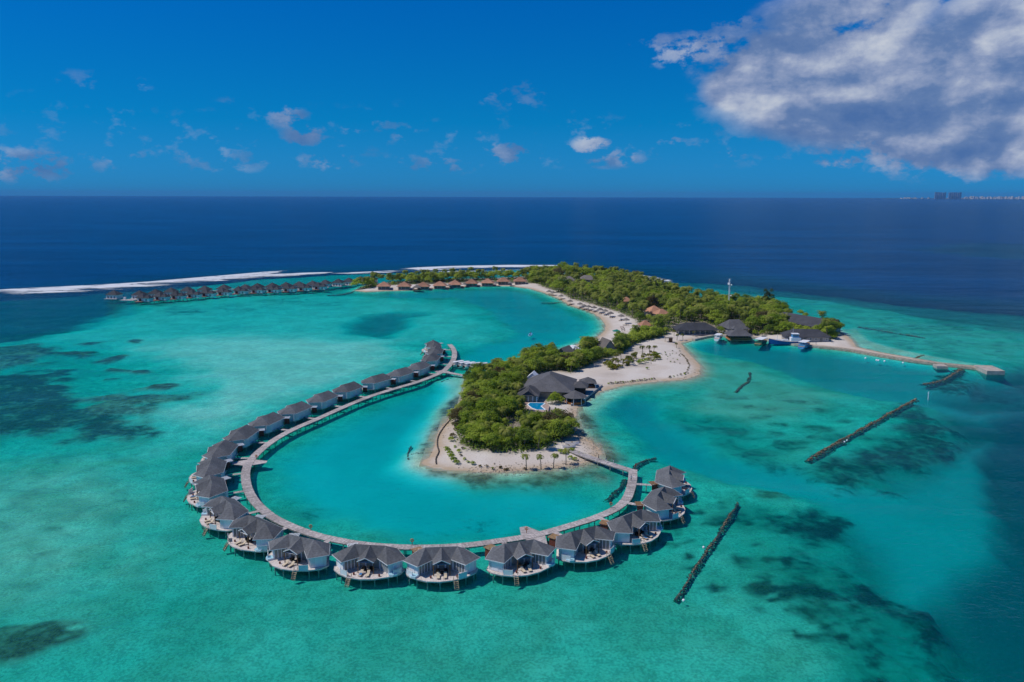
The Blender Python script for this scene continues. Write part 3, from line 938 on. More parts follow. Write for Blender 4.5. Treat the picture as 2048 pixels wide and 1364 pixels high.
def walkway(name, line, width, label, cat='boardwalk', bent=5.0, z=DECK_Z, ends=(0, 0), fan=True):
    rnd = random.Random(len(line))
    root = empty(name, (line[0].x, line[0].y, 0), 0, label, cat)
    inv = Matrix.Translation(-root.location)
    loc = [inv @ p for p in line]
    ob = planking(loc, width, rnd, z).build('planking', M_PLANK, root)
    ob['kind'] = 'stuff'
    with_tone(ob, rnd)
    for sd in (-1, 1):
        mb = MB()
        st = max(1, int(1.2 / (line[1] - line[0]).length))
        ks = list(range(0, len(loc) - 1, st)) + [len(loc) - 1]
        pts = []
        for i in ks:
            d = (loc[min(i + 1, len(loc) - 1)] - loc[max(i - 1, 0)]).normalized()
            pts.append(loc[i] + Vector((-d.y, d.x, 0)) * sd * (width / 2 - .12))
        for a, b in zip(pts, pts[1:]):
            mb.bar((a.x, a.y, z - .22), (b.x, b.y, z - .22), .14, .24)
        mb.build('edge_beam', M_PILE, root)
    mb = MB()
    st = max(1, int(bent / (line[1] - line[0]).length))
    for i in range(st // 2, len(loc), st):
        d = (loc[min(i + 1, len(loc) - 1)] - loc[max(i - 1, 0)]).normalized()
        s = Vector((-d.y, d.x, 0))
        for sd in (-1, 1):
            p = loc[i] + s * sd * (width / 2 - .25)
            gz = min(height_at(p.x + root.location.x, p.y + root.location.y), 1.0)
            mb.tube([(p.x, p.y, gz - .3), (p.x, p.y, z - .3)], .13, 6)
        a, b = loc[i] - s * (width / 2 - .1), loc[i] + s * (width / 2 - .1)
        mb.bar((a.x, a.y, z - .42), (b.x, b.y, z - .42), .18, .2)
    pb = mb.build('pile', M_PILE, root)
    pb['kind'] = 'stuff'
    return root


boardwalk = walkway('boardwalk', walk_line, 2.5, 'long curved grey plank boardwalk linking the ring of overwater villas')


def straight(a, b, step=.3):
    n = max(2, int((b - a).length / step))
    return [a.lerp(b, i / n) for i in range(n + 1)]


walkway('footbridge', smooth_line([G(1264, 941, DECK_Z), G(1222, 928, DECK_Z), G(1181, 914.5, DECK_Z), G(1150, 903, DECK_Z), G(1138, 899, DECK_Z)], .3), 2.6, 'straight plank footbridge from the beach tip to the boardwalk end', 'footbridge')
walkway('footbridge', straight(G(887, 743, DECK_Z), G(938, 752.5, DECK_Z)), 2.2, 'short plank footbridge from the boardwalk to the wooded west shore', 'footbridge')
# wider resting places of the boardwalk
for k, (x, y, w) in enumerate(((1066, 1070, 5.5), (500, 924, 5.0), (886, 743, 3.4))):
    p = G(x, y, DECK_Z)
    j = min(range(len(walk_line)), key=lambda i: (walk_line[i] - p).length)
    d = (walk_line[min(j + 3, len(walk_line) - 1)] - walk_line[max(j - 3, 0)]).normalized()
    s = Vector((-d.y, d.x, 0))
    mb = MB()
    c = walk_line[j] - boardwalk.location
    a1, a2 = (c + s * w), (c - s * w)
    q = [c + d * 2.6 + s * 1.1, a1 + d * .9, a1 - d * .9, c - d * 2.6 + s * 1.1, c - d * 2.6 - s * 1.1, a2 - d * .9, a2 + d * .9, c + d * 2.6 - s * 1.1]
    mb.prism([(v.x, v.y) for v in reversed(q)], DECK_Z - .25, DECK_Z - .095)
    mb.build('resting_platform', M_PLANK, boardwalk)

# ------------------------------------------------------------------ overwater villas of the ring
VA = 3.85                                    # eave height
VR = 6.05                                    # ridge height
EAVE = [(-8.2, 1.3), (-4.9, -3.5), (4.9, -3.5), (8.2, 1.3), (5.0, 4.6), (1.95, 1.7), (-1.95, 1.7), (-5.0, 4.6)]


def villa_meshes():
    M = {}
    e = lambda p, z=VA: (p[0], p[1], z)
    L, BL, BR, Rr, FR, IR, IL, FL = EAVE
    RL, RR, C = (-3.4, .15, VR), (3.4, .15, VR), (0, .15, VR)
    PL, PR, AP = (-1.85, 3.95, VA + .02), (1.85, 3.95, VA + .02), (0, 4.1, VA + .95)
    mb = MB()
    mb.poly([e(L), e(BL), RL])
    mb.poly([e(BL), e(BR), RR, RL])
    mb.poly([e(BR), e(Rr), RR])
    mb.poly([e(Rr), e(FR), RR])
    mb.poly([e(FR), e(IR), RR])
    mb.poly([e(IR), C, RR])
    mb.poly([e(FL), e(L), RL])
    mb.poly([e(IL), e(FL), RL])
    mb.poly([C, e(IL), RL])
    mb.poly([e(IL), C, AP, PL])
    mb.poly([C, e(IR), PR, AP])
    mb.poly([(p[0], p[1], VA - .06) for p in reversed(EAVE)], 1)
    mb.poly([(-1.85, 3.95, VA - .06), (-1.95, 1.72, VA - .06), (1.95, 1.72, VA - .06), (1.85, 3.95, VA - .06)], 1)
    M['roof'] = mb.mesh('villa_roof', [M_ROOF, M_WHITE])
    mb = MB()
    loop = EAVE[:6] + [None] + EAVE[6:]
    for a, b in zip(EAVE, EAVE[1:] + EAVE[:1]):
        if (a, b) == (EAVE[5], EAVE[6]):
            continue
        mb.bar((a[0], a[1], VA - .08), (b[0], b[1], VA - .08), .07, .17)
    mb.bar(PL, AP, .10, .14)
    mb.bar(AP, PR, .10, .14)
    M['fascia'] = mb.mesh('villa_fascia', M_WHITE)
    WALL = [(-7.35, 1.25), (-4.55, -2.85), (4.55, -2.85), (7.35, 1.25), (5.0, 3.65), (2.35, 1.25), (-2.35, 1.25), (-5.0, 3.65)]
    mb = MB()
    mb.prism(WALL, DECK_Z, VA - .07)
    # clapboard shadow lines as slim battens
    M['wall'] = mb.mesh('villa_wall', M_WHITE)

    def face_piece(a, b, t0, t1, z0, z1, proud, thick=.06):
        a, b = Vector(a), Vector(b)
        d = (b - a)
        nrm = Vector((d.y, -d.x)).normalized()
        p, q = a + d * t0 + nrm * proud, a + d * t1 + nrm * proud
        mb2 = MB()
        mb2.bar((p.x, p.y, (z0 + z1) / 2), (q.x, q.y, (z0 + z1) / 2), thick, z1 - z0)
        return mb2
    z0, z1 = DECK_Z + .05, VA - .3
    Lw, BLw, BRw, Rw, FRw, IRw, ILw, FLw = WALL
    fp = lambda a, b, t0, t1, za, zb, pr, m, nm: face_piece(a, b, t0, t1, za, zb, pr).mesh(nm, m)
    M['end_panel'] = [fp(FLw, Lw, .30, .78, z0 + .1, z1 - .15, .03, M_PANEL, 'villa_end_panel'), fp(Rw, FRw, .22, .70, z0 + .1, z1 - .15, .03, M_PANEL, 'villa_end_panel')]
    panes, mulls = [], []
    for a, b in ((ILw, FLw), (FRw, IRw)):
        A, B = Vector(a), Vector(b)
        d = B - A
        nr = Vector((d.y, -d.x)).normalized()
        for i in range(4):
            t0, t1 = .10 + i * .215, .10 + i * .215 + .165
            panes.append(fp(a, b, t0, t1, z0 + .1, z1 - .1, .012, M_GLASS, 'villa_window'))
        for i in range(5):
            t_ = .0775 + i * .215
            p = A + d * t_ + nr * .05
            mull = MB()
            mull.box((p.x, p.y, (z0 + z1) / 2), (.14, .12, z1 - z0 + .25), math.atan2(d.y, d.x))
            mulls.append(mull.mesh('villa_mullion', M_WHITE))
    for i in range(3):
        t0 = .04 + i * .33
        panes.append(fp(IRw, ILw, t0, t0 + .26, z0, z1 - .1, .012, M_GLASS, 'villa_window'))
    M['window'] = panes
    M['mullions'] = mulls
    deck = [(-7.75, .9), (-4.9, -3.2), (4.9, -3.2), (7.75, .9), (7.3, 2.9), (5.5, 4.6), (3.1, 5.95), (.4, 6.35), (-2.5, 5.9), (-5.2, 4.6), (-7.2, 2.9)]
    mb = MB()
    mb.prism(deck, DECK_Z - .30, DECK_Z - .004)
    M['deck'] = mb.mesh('villa_deck', M_DECK)
    mb = MB()
    dk = deck[3:] + deck[:1]
    for a, b in zip(dk, dk[1:]):
        mb.bar((a[0], a[1], DECK_Z - .03), (b[0], b[1], DECK_Z - .03), .12, .12)
    M['deck_edge'] = mb.mesh('villa_deck_edge', M_DECK)
    mb = MB()
    mb.tube([(0, 0, -3.2), (0, 0, DECK_Z - .3)], .14, 6)
    M['pile'] = mb.mesh('villa_pile', M_PILE)
    mb = MB()
    mb.tube([(0, 0, DECK_Z), (0, 0, VA)], .11, 6)
    M['porch_post'] = mb.mesh('villa_porch_post', M_TEAK)
    mb = MB()   # stair to the water
    for s_ in (-.42, .42):
        mb.bar((s_, 0, DECK_Z - .1), (s_, 1.1, -.2), .07, .2)
        mb.bar((s_, -.5, DECK_Z + .9), (s_, .75, .75), .06, .06)
        mb.box((s_, -.45, DECK_Z + .42), (.07, .07, .95))
        mb.box((s_, .6, .5), (.07, .07, .9))
    for i in range(5):
        k = i / 4.5
        mb.box((0, .12 + .95 * k, DECK_Z - .25 - 1.45 * k), (.86, .30, .06))
    M['stair'] = mb.mesh('villa_stair', M_STAIR)
    mb = MB()
    mb.box((0, 0, DECK_Z + .62), (1.9, .08, 1.25))
    for s_ in (-.95, .95):
        mb.box((s_, 0, DECK_Z + .66), (.12, .13, 1.36))
    M['privacy_screen'] = mb.mesh('villa_privacy_screen', M_WHITE)
    mb = MB()
    mb.prism([(-.95, -.6), (.8, -.75), (1.0, .3), (.2, .8), (-.8, .7)], DECK_Z, DECK_Z + .42, 0, 1)
    M['tub'] = mb.mesh('villa_tub', [M_WHITE, M_TUB])
    mb = MB()   # louvred shower screen at the back
    for i in range(6):
        mb.box((-.95 + i * .38, 0, DECK_Z + 1.15), (.20, .10, 2.2))
    mb.box((0, .02, DECK_Z + 2.2), (2.3, .12, .14))
    mb.box((0, .02, DECK_Z + .2), (2.3, .12, .14))
    M['louvre_screen'] = mb.mesh('villa_louvre_screen', M_PANEL)
    mb = MB()
    mb.box((0, 0, DECK_Z + 1.15), (1.7, .12, 2.3))
    mb.box((.8, -.75, DECK_Z + 1.15), (.12, 1.5, 2.3))
    M['entrance_wall'] = mb.mesh('villa_entrance_wall', M_REDDOOR)
    for nm, mm in (('pergola_tan', M_TAN), ('pergola_white', M_WHITE)):
        mb = MB()
        for s_ in (-.75, .75):
            mb.bar((-1.2, s_, DECK_Z + 2.45), (1.2, s_, DECK_Z + 2.45), .08, .14)
        for i in range(8):
            mb.box((-1.1 + i * .315, 0, DECK_Z + 2.56), (.14, 2.0, .08))
        M[nm] = mb.mesh('villa_' + nm, mm)
    mb = MB()   # lounger
    for s_ in (-.30, .30):
        mb.bar((s_, -.35, .28), (s_, 1.0, .28), .06, .08, 0)
        for y_ in (-.3, .9):
            mb.box((s_, y_, .13), (.06, .06, .26), 0, 0)
    M['lounger_frame'] = mb.mesh('lounger_frame', M_TEAK)
    mb = MB()
    mb.box((0, .38, .37), (.62, 1.25, .10))
    mb.bar((0, -.25, .40), (0, -.78, .86), .62, .10)
    M['lounger_cushion'] = mb.mesh('lounger_cushion', M_CREAM)
    mb = MB()
    mb.tube([(0, 0, 0), (0, 0, .38), (0, 0, .40), (0, 0, .46)], [.28, .16, .48, .48], 10)
    M['table'] = mb.mesh('patio_table', M_DARK)
    mb = MB()
    mb.box((0, 0, 0), (.56, .95, .03))
    M['towel'] = mb.mesh('beach_towel', plain('blue_towel', (.05, .20, .45), .9, .1))
    mb = MB()   # rattan armchair
    mb.box((0, 0, .32), (.75, .7, .25))
    mb.box((0, -.32, .62), (.78, .12, .6))
    for s_ in (-.36, .36):
        mb.box((s_, .02, .5), (.10, .68, .3))
        for y_ in (-.28, .28):
            mb.box((s_, y_, .10), (.07, .07, .2))
    M['armchair'] = mb.mesh('rattan_armchair', M_DARK)
    mb = MB()
    mb.tube([(0, 0, 0), (0, 0, .25), (0, 0, .5), (0, 0, .52)], [.16, .22, .20, .12], 8)
    M['pot'] = mb.mesh('clay_pot', M_REDDOOR)
    return M


VM = villa_meshes()
PILES = [(-7.2, 1.1), (-6.6, 3.0), (-5.0, 4.2), (-2.4, 5.4), (.4, 5.9), (3.0, 5.5), (5.2, 4.2), (6.8, 2.8), (7.2, 1.1), (4.6, -2.9), (-4.6, -2.9), (0, -2.9), (-3, 1.5), (3, 1.5)]
# ridge middles as seen in the picture, from the footbridge end round to the far end; side = where the stair stands, front = terrace in view
VILLAS = [(1338, 939, 1), (1321, 981, 1), (1264, 1025, 1), (1174, 1061, -1), (1042, 1087, 1), (883, 1093, -1), (741, 1089, 1), (603, 1073, -1), (515, 1037, 1), (456, 999, -1),
          (423, 957, 1), (424.5, 920, -1), (453, 886, 1), (492, 855, -1), (549, 830, 1), (604.5, 808, -1), (660.5, 786, 1), (713, 768, -1), (767.5, 751.5, 1), (816.5, 738.4, -1),
          (855, 725.5, 1), (868, 707.5, -1), (871.5, 694, 1), (868, 682, -1)]
ORD = ['first', 'second', 'third', 'fourth', 'fifth', 'sixth', 'seventh', 'eighth', 'ninth', 'tenth', 'eleventh', 'twelfth', 'thirteenth', 'fourteenth', 'fifteenth', 'sixteenth',
       'seventeenth', 'eighteenth', 'nineteenth', 'twentieth', 'twenty-first', 'twenty-second', 'twenty-third', 'last']
vrnd = random.Random(3)
villa_roots = []
for i, (x, y, side) in enumerate(VILLAS):
    p = G(x, y, VR)
    near = sorted(range(len(walk_line)), key=lambda j: (walk_line[j].xy - p.xy).length)[0]
    # outward direction from a smoothed stretch of the walk
    a, b = walk_line[max(near - 25, 0)], walk_line[min(near + 25, len(walk_line) - 1)]
    d = (b - a).normalized()
    nrm = Vector((-d.y, d.x))
    if nrm.dot(p.xy - walk_line[near].xy) < 0:
        nrm = -nrm
    dist = (p.xy - walk_line[near].xy).length
    q0 = walk_line[near].xy + (p.xy - walk_line[near].xy).normalized() * min(max(dist, 8.8), 11.5)
    p = Vector((q0.x, q0.y, p.z))
    villa_roots.append((p, nrm, near, dist))
    rz = math.atan2(nrm.y, nrm.x) - math.pi / 2 + vrnd.uniform(-.03, .03)
    root = empty('overwater_villa', (p.x, p.y, 0), rz, f'white overwater villa with grey roof, {ORD[i]} along the curved boardwalk from the footbridge', 'villa', 'overwater villas along the curved boardwalk')
    put('roof', VM['roof'], root)
    put('fascia', VM['fascia'], root.children[0])
    wall = put('wall', VM['wall'], root)
    for me in VM['end_panel']:
        put('end_panel', me, wall)
    for me in VM['window']:
        put('window', me, wall)
    for me in VM['mullions']:
        put('mullion', me, wall)
    dk = put('deck', VM['deck'], root)
    put('deck_edge', VM['deck_edge'], dk)
    for (qx, qy) in PILES:
        put('pile', VM['pile'], root, (qx, qy, 0))
    for s_ in (-1.7, 1.7):
        put('porch_post', VM['porch_post'], root, (s_, 3.75, 0))
    put('stair', VM['stair'], root, (side * 2.9, 6.1, 0), -side * .18)
    put('privacy_screen', VM['privacy_screen'], root, (side * 4.35, 5.15, 0), -side * .52)
    put('tub', VM['tub'], root, (-side * 5.9, 3.75, 0), side * .5)
    put('privacy_screen', VM['privacy_screen'], root, (-side * 6.75, 3.3, 0), side * .9)
    put('louvre_screen', VM['louvre_screen'], root, (-4.6, -3.22, 0), -.35)
    put('entrance_wall', VM['entrance_wall'], root, (5.0, -3.15, 0), .45)
    put('pergola', VM['pergola_tan' if i in (0, 1, 2, 3, 4, 5) else 'pergola_white'], root, (5.3, -3.9, 0), .45)
    # plank link to the boardwalk, part of the boardwalk
    back = p.xy - nrm * 3.2
    q = walk_line[near].xy + nrm * 1.2
    if i != len(VILLAS) - 1 or True:
        a3, b3 = Vector((q.x, q.y, DECK_Z)), Vector((back.x, back.y, DECK_Z))
        if (b3 - a3).length > 1.0:
            ln = [v - boardwalk.location for v in straight(a3, b3)]
            ob = planking(ln, 1.3, vrnd, DECK_Z - .02).build('villa_link', M_PLANK, boardwalk)
            with_tone(ob, vrnd)
            mid = ln[len(ln) // 2]
            mb = MB()
            for o_ in (-.45, .45):
                s2 = Vector((-nrm.y, nrm.x)) * o_
                mb.tube([(mid.x + s2.x, mid.y + s2.y, -3), (mid.x + s2.x, mid.y + s2.y, DECK_Z - .1)], .11, 6)
            put('link_pile', mb.mesh('link_pile', M_PILE), boardwalk)
    # furniture where the terrace can be seen
    if i <= 12 or i >= 22:
        R3 = Matrix.Rotation(rz, 3, 'Z')
        for k, (lx_, ly_, nm) in enumerate(((.75, 4.55, 'left'), (-.75, 4.55, 'right'))):
            w_ = R3 @ Vector((lx_, ly_, 0)) + Vector((p.x, p.y, DECK_Z))
            lo = empty('sun_lounger', w_, rz + vrnd.uniform(-.12, .12), f'cream sun lounger, {nm} one of two on the {ORD[i]} boardwalk villa terrace', 'sun lounger', 'sun loungers on the villa terraces')
            put('frame', VM['lounger_frame'], lo)
            put('cushion', VM['lounger_cushion'], lo)
        w_ = R3 @ Vector((0, 2.9, 0)) + Vector((p.x, p.y, DECK_Z))
        if i % 4 == 2:
            tw = put('beach_towel', VM['towel'], None, R3 @ Vector((.75, 4.9, 0)) + Vector((p.x, p.y, DECK_Z + .43)), rz)
            tag(tw, f'blue towel spread on the left lounger of the {ORD[i]} boardwalk villa', 'towel', 'towels on the loungers')
        tb = put('patio_table', VM['table'], None, w_, rz)
        tag(tb, f'small dark table under the porch of the {ORD[i]} boardwalk villa', 'table', 'dark tables under the villa porches')
        for s_ in (-.85, .85):
            w_ = R3 @ Vector((s_, 2.5, 0)) + Vector((p.x, p.y, DECK_Z))
            ch = put('rattan_armchair', VM['armchair'], None, w_, rz - s_ * .3)
            tag(ch, f'dark armchair at {"left" if s_ > 0 else "right"} of the porch table, {ORD[i]} boardwalk villa', 'armchair', 'armchairs under the villa porches')
        for s_ in (-3.2, 2.3):
            w_ = R3 @ Vector((s_, 4.7, 0)) + Vector((p.x, p.y, DECK_Z))
            pt = put('clay_pot', VM['pot'], None, w_, 0)
            tag(pt, f'small brown pot on the {"left" if s_ > 0 else "right"} terrace side, {ORD[i]} boardwalk villa', 'pot', 'pots on the villa terraces')

# ------------------------------------------------------------------ vegetation
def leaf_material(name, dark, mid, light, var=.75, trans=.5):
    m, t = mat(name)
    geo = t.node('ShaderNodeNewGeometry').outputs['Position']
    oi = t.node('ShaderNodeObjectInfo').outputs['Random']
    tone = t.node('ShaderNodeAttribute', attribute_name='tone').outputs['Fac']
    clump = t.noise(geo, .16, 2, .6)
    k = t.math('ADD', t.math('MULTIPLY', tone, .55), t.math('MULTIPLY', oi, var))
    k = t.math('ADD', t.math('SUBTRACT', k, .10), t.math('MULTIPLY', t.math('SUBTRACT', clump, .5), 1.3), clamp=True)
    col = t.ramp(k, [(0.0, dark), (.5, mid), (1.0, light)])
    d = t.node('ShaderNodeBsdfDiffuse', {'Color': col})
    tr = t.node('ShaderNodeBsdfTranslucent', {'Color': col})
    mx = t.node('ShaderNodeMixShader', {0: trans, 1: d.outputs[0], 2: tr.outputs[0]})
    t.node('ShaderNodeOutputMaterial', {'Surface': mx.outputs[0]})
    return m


M_LEAF = leaf_material('broad_leaves', (.130, .215, .022), (.310, .420, .050), (.460, .540, .085))
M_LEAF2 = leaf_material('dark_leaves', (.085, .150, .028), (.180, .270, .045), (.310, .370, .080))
M_YELLOW = leaf_material('yellow_leaves', (.15, .17, .025), (.26, .26, .03), (.38, .34, .045))
M_DRY = leaf_material('dry_leaves', (.10, .085, .035), (.17, .145, .065), (.24, .20, .10))
M_PALM = leaf_material('palm_fronds', (.160, .210, .040), (.340, .380, .080), (.540, .520, .150), .45)
M_YPALM = leaf_material('young_palm_fronds', (.12, .15, .03), (.22, .23, .04), (.33, .30, .07), .45)
M_NEEDLE = leaf_material('casuarina_needles', (.055, .080, .026), (.110, .140, .045), (.190, .200, .075))
M_BARK = plain('grey_bark', (.17, .14, .11), .95, .4, 3)
M_PTRUNK = plain('palm_bark', (.22, .185, .15), .95, .35, 4)


def quads_mesh(name, P4, tone, material):
    """P4: n x 4 x 3 corners"""
    n = len(P4)
    me = bpy.data.meshes.new(name)
    me.vertices.add(n * 4)
    me.vertices.foreach_set('co', np.asarray(P4, np.float32).reshape(-1))
    me.loops.add(n * 4)
    me.loops.foreach_set('vertex_index', np.arange(n * 4, dtype=np.int32))
    me.polygons.add(n)
    me.polygons.foreach_set('loop_start', np.arange(0, n * 4, 4, dtype=np.int32))
    me.update(calc_edges=True)
    a = me.attributes.new('tone', 'FLOAT', 'FACE')
    a.data.foreach_set('value', np.asarray(tone, np.float32))
    me.materials.append(material)
    return me


def leaf_quads(C, N, size, rs):
    """leaf sprays at C facing roughly N"""
    n = len(C)
    N = N / (np.linalg.norm(N, axis=1, keepdims=True) + 1e-9)
    r = rs.normal(size=(n, 3))
    U = np.cross(N, r)
    U /= np.linalg.norm(U, axis=1, keepdims=True) + 1e-9
    V = np.cross(N, U)
    s = size * rs.uniform(.6, 1.3, (n, 1))
    l = s * rs.uniform(.8, 1.5, (n, 1))
    bend = N * s * rs.uniform(-.25, .35, (n, 1))
    return np.stack([C - U * s * .5 - V * l * .25, C + V * -l * .55 + bend * .3, C + U * s * .5 - V * l * .2, C + V * l * .6 + bend], 1)


def crown_points(rs, lobes, per):
    """points on the outsides of a heap of lobes; gaps stay where lobes part"""
    Cs, Ns, Ts = [], [], []
    for (c, r) in lobes:
        n = int(per * r[0] * r[1])
        d = rs.normal(size=(n, 3))
        d /= np.linalg.norm(d, axis=1, keepdims=True)
        d[:, 2] = np.where(d[:, 2] < -.35, -d[:, 2] * .5, d[:, 2])
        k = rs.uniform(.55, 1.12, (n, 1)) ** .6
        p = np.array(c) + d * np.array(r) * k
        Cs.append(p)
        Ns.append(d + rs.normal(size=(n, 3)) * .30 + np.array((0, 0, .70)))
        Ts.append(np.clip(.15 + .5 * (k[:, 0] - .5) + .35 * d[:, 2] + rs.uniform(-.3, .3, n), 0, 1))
    return np.concatenate(Cs), np.concatenate(Ns), np.concatenate(Ts)


def broad_crown(seed, R_, H, dens=17.0, leaf=.37, nl=11, spread=.66):
    """returns quads and tones of a rounded tropical tree crown of radius R_, from the ground to height H"""
    rs = np.random.RandomState(seed)
    lobes = [((0, 0, H * .62), (R_ * .72, R_ * .72, H * .36))]
    for i in range(nl):
        a = 2 * math.pi * (i + rs.uniform(-.3, .3)) / nl
        q = R_ * spread * rs.uniform(.6, 1.1)
        rr_ = R_ * rs.uniform(.24, .44)
        lobes.append(((math.cos(a) * q, math.sin(a) * q, H * rs.uniform(.36, .80)), (rr_, rr_, rr_ * rs.uniform(.6, .9))))
    for i in range(5):
        a = rs.uniform(0, 6.28)
        rr_ = R_ * rs.uniform(.18, .36)
        lobes.append(((math.cos(a) * R_ * .3, math.sin(a) * R_ * .3, H * rs.uniform(.82, .95)), (rr_, rr_, rr_ * .7)))
    C, N, T_ = crown_points(rs, lobes, dens)
    C[:, 2] = np.maximum(C[:, 2], .15)
    return leaf_quads(C, N, leaf, rs), T_


def limb_trunk(seed, H, r, material, name):
    rnd = random.Random(seed)
    mb = MB()
    lean = (rnd.uniform(-.5, .5), rnd.uniform(-.5, .5))
    mb.tube([(0, 0, -.3), (lean[0] * .3, lean[1] * .3, H * .25), (lean[0] * .7, lean[1] * .7, H * .5)], [r, r * .75, r * .55], 6)
    for i in range(4):
        a = rnd.uniform(0, 6.28)
        q = rnd.uniform(.25, .42) * H
        mb.tube([(lean[0] * .5, lean[1] * .5, H * .38), (math.cos(a) * q * .5, math.sin(a) * q * .5, H * .6), (math.cos(a) * q, math.sin(a) * q, H * .78)], [r * .5, r * .35, r * .12], 5)
    return mb.mesh(name, material, True)


def palm_crown(seed, L=3.2, n=15, droop=1.0):
    rs = np.random.RandomState(seed)
    Q, T_ = [], []
    for i in range(n):
        az_ = 2 * math.pi * i / n * 2.4 + rs.uniform(-.25, .25)
        el0 = rs.uniform(-.20, 1.0)
        l = L * rs.uniform(.8, 1.1)
        d = np.array((math.cos(az_), math.sin(az_)))
        side = np.array((-d[1], d[0], 0))
        pts = []
        seg = 7
        p = np.zeros(3)
        e_ = el0
        for k in range(seg + 1):
            pts.append(p.copy())
            p = p + np.array((d[0] * math.cos(e_), d[1] * math.cos(e_), math.sin(e_))) * l / seg
            e_ -= .27 * droop * (1 + .25 * k)
        tone = rs.uniform(0, 1)
        for k in range(seg):
            a, b = pts[k], pts[k + 1]
            w = L * .20 * math.sin(math.pi * min(.97, (k + .8) / (seg + .6))) ** .7
            for s_ in (-1, 1):
                dn = np.array((0, 0, -1.0)) * w * .38
                for u0, u1 in ((0.0, .38), (.5, .88)):
                    c0, c1 = a + (b - a) * u0, a + (b - a) * u1
                    tip = side * s_ * w + dn * rs.uniform(.6, 1.3) + (b - a) * .55
                    Q.append([c0, c1, c1 + tip, c0 + tip * .92])
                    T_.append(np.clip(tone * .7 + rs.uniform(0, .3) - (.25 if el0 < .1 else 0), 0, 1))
    return np.array(Q), np.array(T_)


def palm_trunk(seed, H, r=.17):
    rnd = random.Random(seed)
    lx_, ly_ = rnd.uniform(-1.3, 1.3), rnd.uniform(-1.3, 1.3)
    pts = [(lx_ * k * k, ly_ * k * k, -.3 + (H + .3) * k) for k in (0, .25, .5, .75, 1)]
    mb = MB()
    mb.tube(pts, [r * 1.5, r, r * .9, r * .8, r * .75], 6)
    return mb, (lx_, ly_, H)


BROAD = []
for k, (R_, H, de) in enumerate(((4.2, 6.6, 46), (3.6, 5.4, 48), (5.0, 7.6, 42), (4.6, 6.2, 44), (3.2, 6.4, 50), (5.4, 6.8, 40))):
    q, tn = broad_crown(40 + k, R_, H, de)
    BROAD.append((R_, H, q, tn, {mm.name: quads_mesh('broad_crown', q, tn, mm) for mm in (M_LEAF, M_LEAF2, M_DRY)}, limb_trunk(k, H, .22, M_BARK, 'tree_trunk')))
BUSH = []
for k, (R_, H) in enumerate(((1.4, 1.5), (1.0, 1.1), (1.8, 1.9), (.7, .7))):
    q, tn = broad_crown(70 + k, R_, H, 40, .36, 6)
    BUSH.append((R_, H, {mm.name: quads_mesh('bush_leaves', q, tn, mm) for mm in (M_LEAF, M_YELLOW, M_DRY)}, limb_trunk(20 + k, H, .06, M_BARK, 'bush_stem')))
PALMS = []
for k, (H, L) in enumerate(((7.2, 3.9), (8.4, 4.2), (6.2, 3.8), (9.4, 4.1))):
    q, tn = palm_crown(90 + k, L, 19, .8)
    mb, top_ = palm_trunk(k, H)
    q = q + np.array(top_)
    PALMS.append((L, H, q, tn, quads_mesh('palm_crown', q, tn, M_PALM), mb.mesh('palm_trunk', M_PTRUNK, True), mb))
SPALMS = []
for k, (H, L) in enumerate(((3.4, 1.9), (1.6, 1.7), (.7, 1.5), (4.2, 2.0))):
    q, tn = palm_crown(120 + k, L, 12, 1.1)
    mb, top_ = palm_trunk(30 + k, H, .14)
    q = q + np.array(top_)
    SPALMS.append((L, H, quads_mesh('young_palm_crown', q, tn, M_YPALM), mb.mesh('young_palm_trunk', M_PTRUNK, True), quads_mesh('grown_palm_crown', q, tn, M_PALM)))


def casuarina(seed, H, R_):
    rs = np.random.RandomState(seed)
    lobes = []
    for i in range(26):
        z_ = H * rs.uniform(.25, .98)
        a = rs.uniform(0, 6.28)
        q_ = R_ * (1.05 - .55 * abs(z_ / H - .55)) * rs.uniform(.2, .85)
        r_ = R_ * rs.uniform(.16, .30)
        lobes.append(((math.cos(a) * q_, math.sin(a) * q_, z_), (r_, r_, r_ * 1.5)))
    C, N, T_ = crown_points(rs, lobes, 40)
    return leaf_quads(C, N, .5, rs), T_


# roofs and lawns that no crown may stand in front of, in picture points
CLEAR = []


def keep_clear(pts):
    CLEAR.append([(p[0], p[1]) for p in pts])


def inside(x, y, poly):
    c = False
    n = len(poly)
    for i in range(n):
        x1, y1 = poly[i]
        x2, y2 = poly[(i + 1) % n]
        if (y1 > y) != (y2 > y) and x < (x2 - x1) * (y - y1) / (y2 - y1) + x1:
            c = not c
    return c


keep_clear([(1046, 808), (1046, 775), (1098, 744), (1118, 738), (1160, 752), (1196, 752), (1206, 770), (1172, 806), (1092, 822), (1072, 821), (1052, 814)])
keep_clear([(1062, 762), (1062, 746), (1080, 746), (1080, 758)])
keep_clear([(1203, 696), (1203, 680), (1212, 676), (1224, 686), (1220, 692)])
keep_clear([(1122, 704), (1128, 690), (1155, 686), (1158, 694), (1135, 702)])
keep_clear([(1346, 668), (1346, 650), (1380, 643), (1405, 644), (1434, 654), (1434, 670)])
keep_clear([(1453, 658), (1452, 640), (1468, 638), (1484, 650), (1488, 664), (1504, 684), (1458, 684), (1456, 668)])
keep_clear([(1578, 621), (1590, 619), (1612, 629), (1634, 648), (1602, 650), (1592, 640)])
keep_clear([(1569, 684), (1571, 674), (1592, 664), (1632, 664), (1650, 676), (1650, 690)])
keep_clear([(1296, 624), (1296, 615), (1306, 612), (1330, 622), (1331, 627), (1312, 628)])
keep_clear([(1284, 650), (1284, 644), (1296, 640), (1296, 648)])
keep_clear([(1171, 577), (1173, 573), (1178, 573), (1180, 577)])
keep_clear([(1248, 601), (1250, 597), (1254, 597), (1256, 601)])
keep_clear([(1114, 560), (1118, 556), (1146, 556), (1150, 560)])
